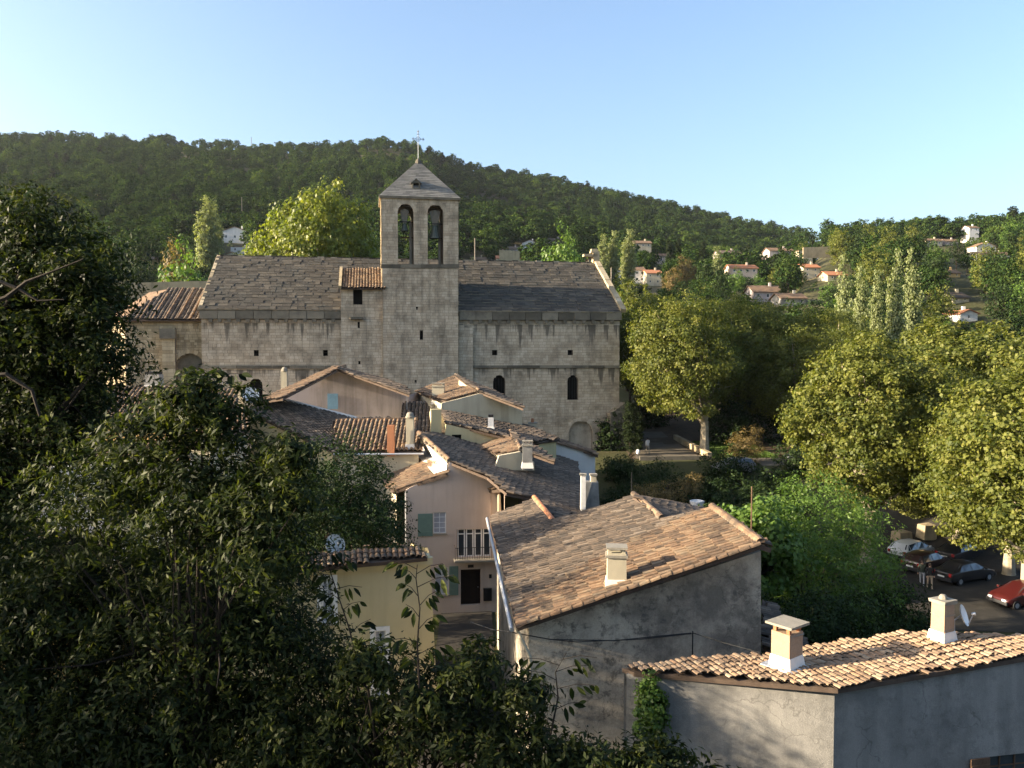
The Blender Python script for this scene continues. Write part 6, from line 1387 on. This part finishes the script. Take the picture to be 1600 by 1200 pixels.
front_tree('broadleaf_tree', (-5.6, 10.6), [(330, 960, 165, 10.4), (120, 920, 165, 10.8), (430, 970, 80, 10.0), (40, 1060, 190, 10.2), (270, 1130, 180, 9.8), (430, 1110, 120, 9.6), (-120, 900, 200, 11), (90, 1220, 160, 9.4), (500, 1060, 60, 9.6)],
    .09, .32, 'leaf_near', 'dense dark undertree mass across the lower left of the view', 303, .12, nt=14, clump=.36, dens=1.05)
front_tree('broadleaf_tree', (-1.2, 9.2), [(560, 1150, 90, 9.2), (640, 1080, 70, 9.0), (705, 1130, 90, 8.9), (745, 1050, 48, 8.8), (780, 1170, 70, 8.7), (575, 1040, 34, 9.0), (850, 1190, 55, 8.5), (820, 1090, 26, 8.6), (470, 1180, 90, 9.2)],
    .095, .32, 'leaf_near', 'leafy shoots reaching up before the lane at the bottom centre', 304, .1, clump=.3, dens=.9)
front_tree('laurel_bush', (1.6, 8.6), [(930, 1215, 62, 8.4), (1000, 1195, 45, 8.3), (1045, 1205, 40, 8.3), (890, 1185, 30, 8.5), (1120, 1235, 40, 8.3)],
    .085, .40, 'leaf_near', 'glossy green bush top at the bottom edge before the corner house', 305, .06, cat='shrub', clump=.25, dens=1.0, nt=2)
# unseen taller trees added on the hilltop outside the left edge to shade the foreground
P_OUT = proto_tree('outer', (5.5, 5.5, 5.0), 9.5, 420, 34, .9, .30, .6, M['leaf_near'], M['darkbark'], .35, 320, ntips=12)
for (x, y, s_, lab) in ((-21, 4.0, .98, 'unseen dark tree added on the hilltop left of the view for shade, nearer one'), (-27, 8.5, 1.05, 'unseen dark tree added on the hilltop left of the view for shade, farther one')):
    tree('broadleaf_tree', x, y, P_OUT, lab, scale=s_, z=max(3, ground_z(x, y)) + 1)
bush('dark_tree', (-14.5, 19.7, 9.6), (3.0, 3.3, 3.8), 900, 40, .6, .14, .5, 'leaf_dark', 'unseen dark tree added outside the left edge to shade the grey corner house', 'tree', 330)  # unseen tree, added so the corner house wall falls in shade
bush('dark_tree', (-9.8, 25.0, 9.2), (2.7, 2.4, 2.9), 280, 40, .55, .14, .5, 'leaf_dark', 'dark tree added behind the long leaved tree to shade the lane side of the big roof', 'tree', 331)  # added behind the foliage to throw shade on the big roof
bush('dark_tree', (-11.5, 29.0, 9.0), (2.6, 2.4, 3.4), 280, 40, .55, .14, .5, 'leaf_dark', 'dark tree added behind the roof end of the yellow house for shade', 'tree', 332)  # added together with the previous tree for the roof shade
bush('dark_tree', (-9.8, 42.5, 5.0), (3.0, 3.0, 5.0), 420, 40, .6, .16, .5, 'leaf_dark', 'dark tree added behind the dense evergreen to shade the lane', 'tree', 333)  # added to keep low sun off the lane
# the single sprig standing free in front of the yellow wall: every leaf a part
def leaf_part(parent, base, d, L, W, mat, roll=0):
    d = Vector(d).normalized(); s = d.cross(Vector((0, -1, .2))).normalized(); s = (Matrix.Rotation(roll, 3, d) @ s); n = s.cross(d); m = MB()
    pr = [(0, .02), (.18, .34), (.45, .5), (.72, .36), (1, .0)]; vs = []
    for (f, w_) in pr:
        c_ = base + d * L * f - Vector((0, 0, .18 * L * f * f)); vs += [c_ - s * W * w_ + n * W * w_ * .35, c_, c_ + s * W * w_ + n * W * w_ * .35]
    fs = []
    for i in range(len(pr) - 1):
        for k in (0, 1): fs.append((i * 3 + k, i * 3 + k + 1, (i + 1) * 3 + k + 1, (i + 1) * 3 + k))
    m.add(vs, fs, random.random()); m.build('leaf', M[mat], parent)
def sprig(px_path, Y_, nl, L, label, seed, nm='young_shoot'):
    rr = random.Random(seed); P = [at(x, y, Y=Y_ + i * .03) for i, (x, y) in enumerate(px_path)]; t = thing(nm, P[0], label, 'branch')
    MB().tube(P, [.012 - .008 * i / (len(P) - 1) for i in range(len(P))], 5).build('stem', M['darkbark'], t)
    for k in range(nl):
        f = .12 + .88 * k / nl; q = f * (len(P) - 1); i = min(int(q), len(P) - 2); b = P[i].lerp(P[i + 1], q - i); side = 1 if k % 2 else -1
        tip = b + Vector((side * rr.uniform(.12, .42), rr.uniform(-.1, .1), rr.uniform(.02, .16)))
        MB().tube([b, b.lerp(tip, .5) + Vector((0, 0, .03)), tip], [.005, .004, .003], 4).build('twig', M['darkbark'], t)
        for j in range(rr.choice((3, 4, 5))):
            bb = b.lerp(tip, .35 + .65 * j / 4); leaf_part(t, bb, (side * rr.uniform(.1, .9), rr.uniform(-.4, .3), rr.uniform(-1.0, .05)), L * rr.uniform(.7, 1.15), L * rr.uniform(.34, .48), 'leaf_near', rr.uniform(-.8, .8))
sprig([(655, 1075), (652, 1010), (656, 950), (650, 905), (652, 882)], 8.6, 11, .15, 'slender free standing leafy shoot in front of the yellow house wall', 1)
sprig([(560, 1040), (545, 980), (528, 930), (515, 890), (500, 860)], 9.4, 10, .14, 'leaning leafy shoot left of the slender one before the yellow wall', 2)
sprig([(860, 1150), (872, 1090), (868, 1050), (885, 1020)], 8.5, 8, .13, 'small leafy shoot before the base of the grey gable wall', 3)
sprig([(250, 640), (285, 610), (325, 590), (365, 588)], 10.8, 11, .16, 'topmost drooping shoot of the long leaved tree below the church apse', 4)
# bare branches of the big left tree
bt = thing('bare_branch', at(-60, 480, Y=11.2), 'crooked bare branches sticking out of the great left tree', 'branch')
for pts in ([(-60, 490), (10, 465), (42, 440), (80, 425), (130, 405)], [(-60, 590), (10, 585), (50, 610), (62, 650)], [(-60, 470), (0, 440), (30, 452), (60, 470), (100, 468)]):
    MB().tube([at(x, y, Y=10.9) for x, y in pts], [.045, .034, .024, .015, .008][:len(pts)], 6).build('branch', M['darkbark'], bt)
# ================================================================ vehicles
def paint(nm, c_): 
    g = G(nm); g.done(c_, .3, .5); g.b.inputs['Coat Weight'].default_value = .4; return g.m
PAINT = {k: paint('car_paint_' + k, c_) for k, c_ in (('white', (.70, .70, .68)), ('darkred', (.035, .018, .016)), ('black', (.02, .02, .022)), ('red', (.05, .008, .008)), ('silver', (.20, .205, .215)), ('grey', (.08, .085, .09)))}
M['tyre'] = plain('rubber_tyre', (.02, .02, .02), .85); M['lamp_red'] = plain('red_lamp', (.35, .02, .02), .3); M['lamp_clear'] = plain('clear_lamp', (.7, .7, .7), .2); M['plate'] = plain('number_plate_white', (.7, .7, .66), .5); M['bumper'] = plain('dark_plastic', (.03, .03, .032), .6)
HATCH = [(-1.95, .38, .74, .78, .72, .76, .70), (-1.90, .26, .88, .93, .80, .82, .74), (-1.80, .22, .93, 1.03, .82, .83, .72), (-1.48, .20, .95, 1.38, .83, .84, .60), (-.55, .20, .95, 1.45, .84, .85, .61), (.28, .20, .94, 1.41, .84, .85, .59), (1.0, .20, .92, .98, .83, .84, .68), (1.55, .20, .80, .86, .82, .82, .64), (1.88, .25, .66, .70, .76, .76, .58), (1.97, .36, .56, .58, .66, .66, .5)]
SALOON = [(-2.2, .40, .78, .82, .70, .76, .70), (-2.1, .28, .90, .94, .80, .82, .72), (-1.55, .22, .94, .98, .83, .84, .70), (-1.0, .20, .95, 1.36, .84, .85, .58), (-.3, .20, .95, 1.42, .84, .86, .60), (.4, .20, .94, 1.37, .84, .85, .58), (1.1, .20, .90, .95, .83, .84, .68), (1.7, .20, .80, .85, .82, .82, .64), (2.1, .25, .66, .70, .76, .76, .58), (2.2, .36, .56, .58, .66, .66, .5)]
def car(px, py, Y_, head, col, label, st=HATCH):
    p = at(px, py, Y=Y_); p.z = ground_z(p.x, p.y) + .012; t = thing('parked_car', p, label, 'car'); t.rotation_euler.z = R(head)
    def sec(s): x, zb, ze, zt_, wb, we, wt = s; return [(x, wb * .88, zb), (x, wb, zb + .14), (x, we, ze), (x, wt, zt_ - .05), (x, wt * .62, zt_), (x, -wt * .62, zt_), (x, -wt, zt_ - .05), (x, -we, ze), (x, -wb, zb + .14), (x, -wb * .88, zb)]
    S_ = [sec(s) for s in st]; n = 10; vs = [q for s in S_ for q in s]; fs = [(i * n + k, i * n + (k + 1) % n, (i + 1) * n + (k + 1) % n, (i + 1) * n + k) for i in range(len(S_) - 1) for k in range(n)] + [tuple(range(n))[::-1], tuple((len(S_) - 1) * n + k for k in range(n))]
    def put(m, nm, mat, smooth=False, par=t):
        me = m.mesh(nm, mat, (0, 0, 0)); 
        if smooth: me.polygons.foreach_set('use_smooth', [True] * len(me.polygons))
        o = bpy.data.objects.new(nm, me); C.objects.link(o); o.parent = par; return o
    m = MB(); m.add(vs, fs); b = put(m, 'body', PAINT[col], True); bv = b.modifiers.new('bevel', 'BEVEL'); bv.width = .05; bv.segments = 2; bv.limit_method = 'ANGLE'
    def pane(pts, c_off):
        c_ = sum((Vector(q) for q in pts), Vector()) / len(pts); nn = geometry.normal([Vector(q) for q in pts]); 
        if nn.dot(Vector(c_off)) < 0: nn = -nn
        q = [Vector(q_).lerp(c_, .10) + nn * .022 for q_ in pts]; m = MB(); m.poly(q); put(m, 'window', M['glass'])
    a, f = 3, 5
    for sd_, (i0, i1) in ((1, (2, 3)), (-1, (7, 6))):
        for (s0, s1) in ((a, a + 1), (a + 1, f)): pane([S_[s0][i0], S_[s1][i0], S_[s1][i1], S_[s0][i1]], (0, sd_, 0))
        pane([S_[f][i0], S_[f + 1][i0], S_[f][i1]], (0, sd_, 0)); pane([S_[a][i0], S_[a][i1], S_[a - 1][i0]], (0, sd_, 0))
    pane([S_[a - 1][3], S_[a][3], S_[a][6], S_[a - 1][6]], (-1, 0, .5)); pane([S_[f][3], S_[f + 1][3], S_[f + 1][6], S_[f][6]], (1, 0, .5))
    xr_, xf_ = st[0][0], st[-1][0]
    for (x, hh) in ((xr_ - .02, .42), (xf_ + .02, .42)): put(MB().box((x, 0, hh), (.10, 1.5, .2)), 'bumper', M['bumper'])
    for s_ in (1, -1):
        put(MB().box((xr_ + .035, s_ * .62, .76), (.1, .2, .22)), 'tail_light', M['lamp_red']); put(MB().box((xf_ - .03, s_ * .5, .58), (.14, .28, .12)), 'headlight', M['lamp_clear'])
        put(MB().box((f and st[f + 1][0] - .15, s_ * .93, 1.0), (.14, .16, .12)), 'wing_mirror', PAINT[col])
        for x in (-st[-1][0] * .64, st[-1][0] * .66):
            ax = Matrix.Rotation(R(90), 3, 'X'); wh_ = MB().lathe((x, s_ * .76, .30), [(.16, -.09), (.29, -.09), (.31, -.05), (.31, .05), (.29, .09), (.16, .09)], 20, ax=ax); w_ = put(wh_, 'wheel', M['tyre'])
            put(MB().lathe((x, s_ * .80, .30), [(0, -.05), (.17, -.04), (.19, .0), (.17, .05), (0, .055)], 12, ax=ax), 'rim', M['galv'], par=w_)
    put(MB().box((xr_ - .075, 0, .60), (.02, .5, .11)), 'number_plate', M['plate'])
    return t
car(1424, 893, 60.5, 32, 'white', 'white hatchback parked with its back to the road under the plane trees')
car(1446, 913, 57.2, 32, 'darkred', 'dark red hatchback in shadow next to the white one')
car(1500, 903, 60, 32, 'black', 'black car half hidden under low plane branches behind the dark red one', SALOON)
car(1505, 932, 54.6, 24, 'black', 'black saloon in deep shade just right of the two walkers', SALOON)
car(1596, 962, 49.4, 196, 'red', 'red car in shade cut by the right edge behind the satellite dish', HATCH)
car(1146, 744, 76, 190, 'silver', 'silver car glimpsed through shrubs in the park')
car(1262, 742, 78, 185, 'grey', 'dark grey car in shadow by the lit strips of park road', SALOON)
# ================================================================ people
def person(px, py, Y_, head, stride, cols, label, arm=0.0):
    p = at(px, py, Y=Y_); p.z = ground_z(p.x, p.y) + .012
    t = thing('person', p, label, 'person'); t.rotation_euler.z = R(head)
    J = dict(pel=(0, 0, .95), sp=(0, .02, 1.15), ch=(0, .0, 1.38), nk=(0, 0, 1.50), hd=(0, .03, 1.60), hd2=(0, .03, 1.72), hl=(-.10, 0, .92), hr=(.10, 0, .92), kl=(-.11, stride * .5, .50), kr=(.11, -stride * .35, .50), al=(-.11, stride, .09), ar=(.11, -stride, .10), fl=(-.12, stride + .16, .04), fr=(.12, -stride + .16, .04),
             sl=(-.18, 0, 1.42), sr=(.18, 0, 1.42), el=(-.25, -stride * .4, 1.15), er=(.25, stride * .4 + arm * .1, 1.15), wl=(-.25, -stride * .5 + .1, .90), wr=(.24, stride * .5 + .12 + arm * .2, .90 + arm * .3), ml=(-.25, -stride * .5 + .15, .80), mr=(.23, stride * .5 + .18 + arm * .2, .82 + arm * .34))
    Rd = dict(pel=.15, sp=.13, ch=.155, nk=.06, hd=.085, hd2=.08, hl=.10, hr=.10, kl=.06, kr=.06, al=.045, ar=.045, fl=.04, fr=.04, sl=.065, sr=.065, el=.045, er=.045, wl=.032, wr=.032, ml=.035, mr=.035)
    E = 'pel-sp sp-ch ch-nk nk-hd hd-hd2 pel-hl pel-hr hl-kl kl-al al-fl hr-kr kr-ar ar-fr ch-sl ch-sr sl-el el-wl wl-ml sr-er er-wr wr-mr'.split(); K = list(J)
    me = bpy.data.meshes.new('body'); me.from_pydata([J[k] for k in K], [tuple(K.index(x) for x in e.split('-')) for e in E], []); o = bpy.data.objects.new('body', me); C.objects.link(o)
    o.modifiers.new('skin', 'SKIN'); sv = me.skin_vertices[0].data
    for i, k in enumerate(K): sv[i].radius = (Rd[k], Rd[k]); sv[i].use_root = (k == 'pel')
    o.modifiers.new('sub', 'SUBSURF').levels = 2
    dg = bpy.context.evaluated_depsgraph_get(); me2 = bpy.data.meshes.new_from_object(o.evaluated_get(dg)); bpy.data.objects.remove(o)
    for c_ in cols: me2.materials.append(c_)
    while len(me2.materials) < 3: me2.materials.append(cols[0])
    for f_ in me2.polygons:
        z = f_.center.z; ax = abs(f_.center.x); f_.material_index = 2 if (z > 1.49 or (z < .93 and ax > .20)) else (0 if z > .93 else 1); f_.use_smooth = True
    o = bpy.data.objects.new('body', me2); C.objects.link(o); o.parent = t
    h = MB().lathe((0, .01, 1.60), [(.092, -.02), (.10, .05), (.098, .11), (.07, .165), (0, .185)], 14); me = h.mesh('hair', cols[3], (0, 0, 0)); o2 = bpy.data.objects.new('hair', me); C.objects.link(o2); o2.parent = t
    for s_ in (-1, 1):
        for nm_, bx, sz in (('shoe', (s_ * .12, (stride if s_ < 0 else -stride) + .10, .045), (.09, .26, .08)), ('ear', (s_ * .088, .03, 1.64), (.02, .035, .06))):
            me = MB().box(bx, sz, jit=.004).mesh(nm_, cols[4] if nm_ == 'shoe' else cols[2], (0, 0, 0)); q = bpy.data.objects.new(nm_, me); C.objects.link(q); q.parent = t
    nz = MB().box((0, .125, 1.63), (.025, .03, .045)).mesh('nose', cols[2], (0, 0, 0)); q = bpy.data.objects.new('nose', nz); C.objects.link(q); q.parent = t
    return t
sk = plain('skin', (.45, .28, .20), .6); hr_ = plain('dark_hair', (.03, .02, .015), .7); sh_ = plain('dark_shoe', (.03, .03, .03), .6)
cl = lambda n_, c_: plain(n_, c_, .9)
person(1012, 709, 83.6, 15, .22, [cl('white_shirt', (.60, .58, .54)), cl('beige_trousers', (.30, .26, .20)), sk, hr_, sh_], 'person in a white shirt walking on the sunlit path beside the church', 1.0)
person(1440, 938, 53.4, 150, .20, [cl('dark_green_jacket', (.04, .05, .035)), cl('pale_grey_trousers', (.35, .35, .36)), sk, hr_, sh_], 'walker in dark jacket and pale trousers in the shaded car park')
person(1452, 944, 52.6, 165, .18, [cl('black_top', (.02, .02, .022)), cl('beige_shorts', (.36, .28, .20)), sk, hr_, sh_], 'walker in black top and beige trousers nearest the kerb')
# ================================================================ air
hz = MB().box((0, 0, 139), (3200, 3200, 280)); hm = bpy.data.materials.new('thin_evening_haze'); hm.use_nodes = True; t_ = hm.node_tree; t_.nodes.clear()
o_ = t_.nodes.new('ShaderNodeOutputMaterial'); v_ = t_.nodes.new('ShaderNodeVolumePrincipled'); v_.inputs['Color'].default_value = (.80, .88, 1.0, 1); v_.inputs['Density'].default_value = .000035; v_.inputs['Anisotropy'].default_value = .2
t_.links.new(v_.outputs[0], o_.inputs['Volume']); ho = hz.build('haze', hm); ho['kind'] = 'stuff'; ho['label'] = 'thin blue evening haze over the valley'
S.cycles.volume_bounces = 0
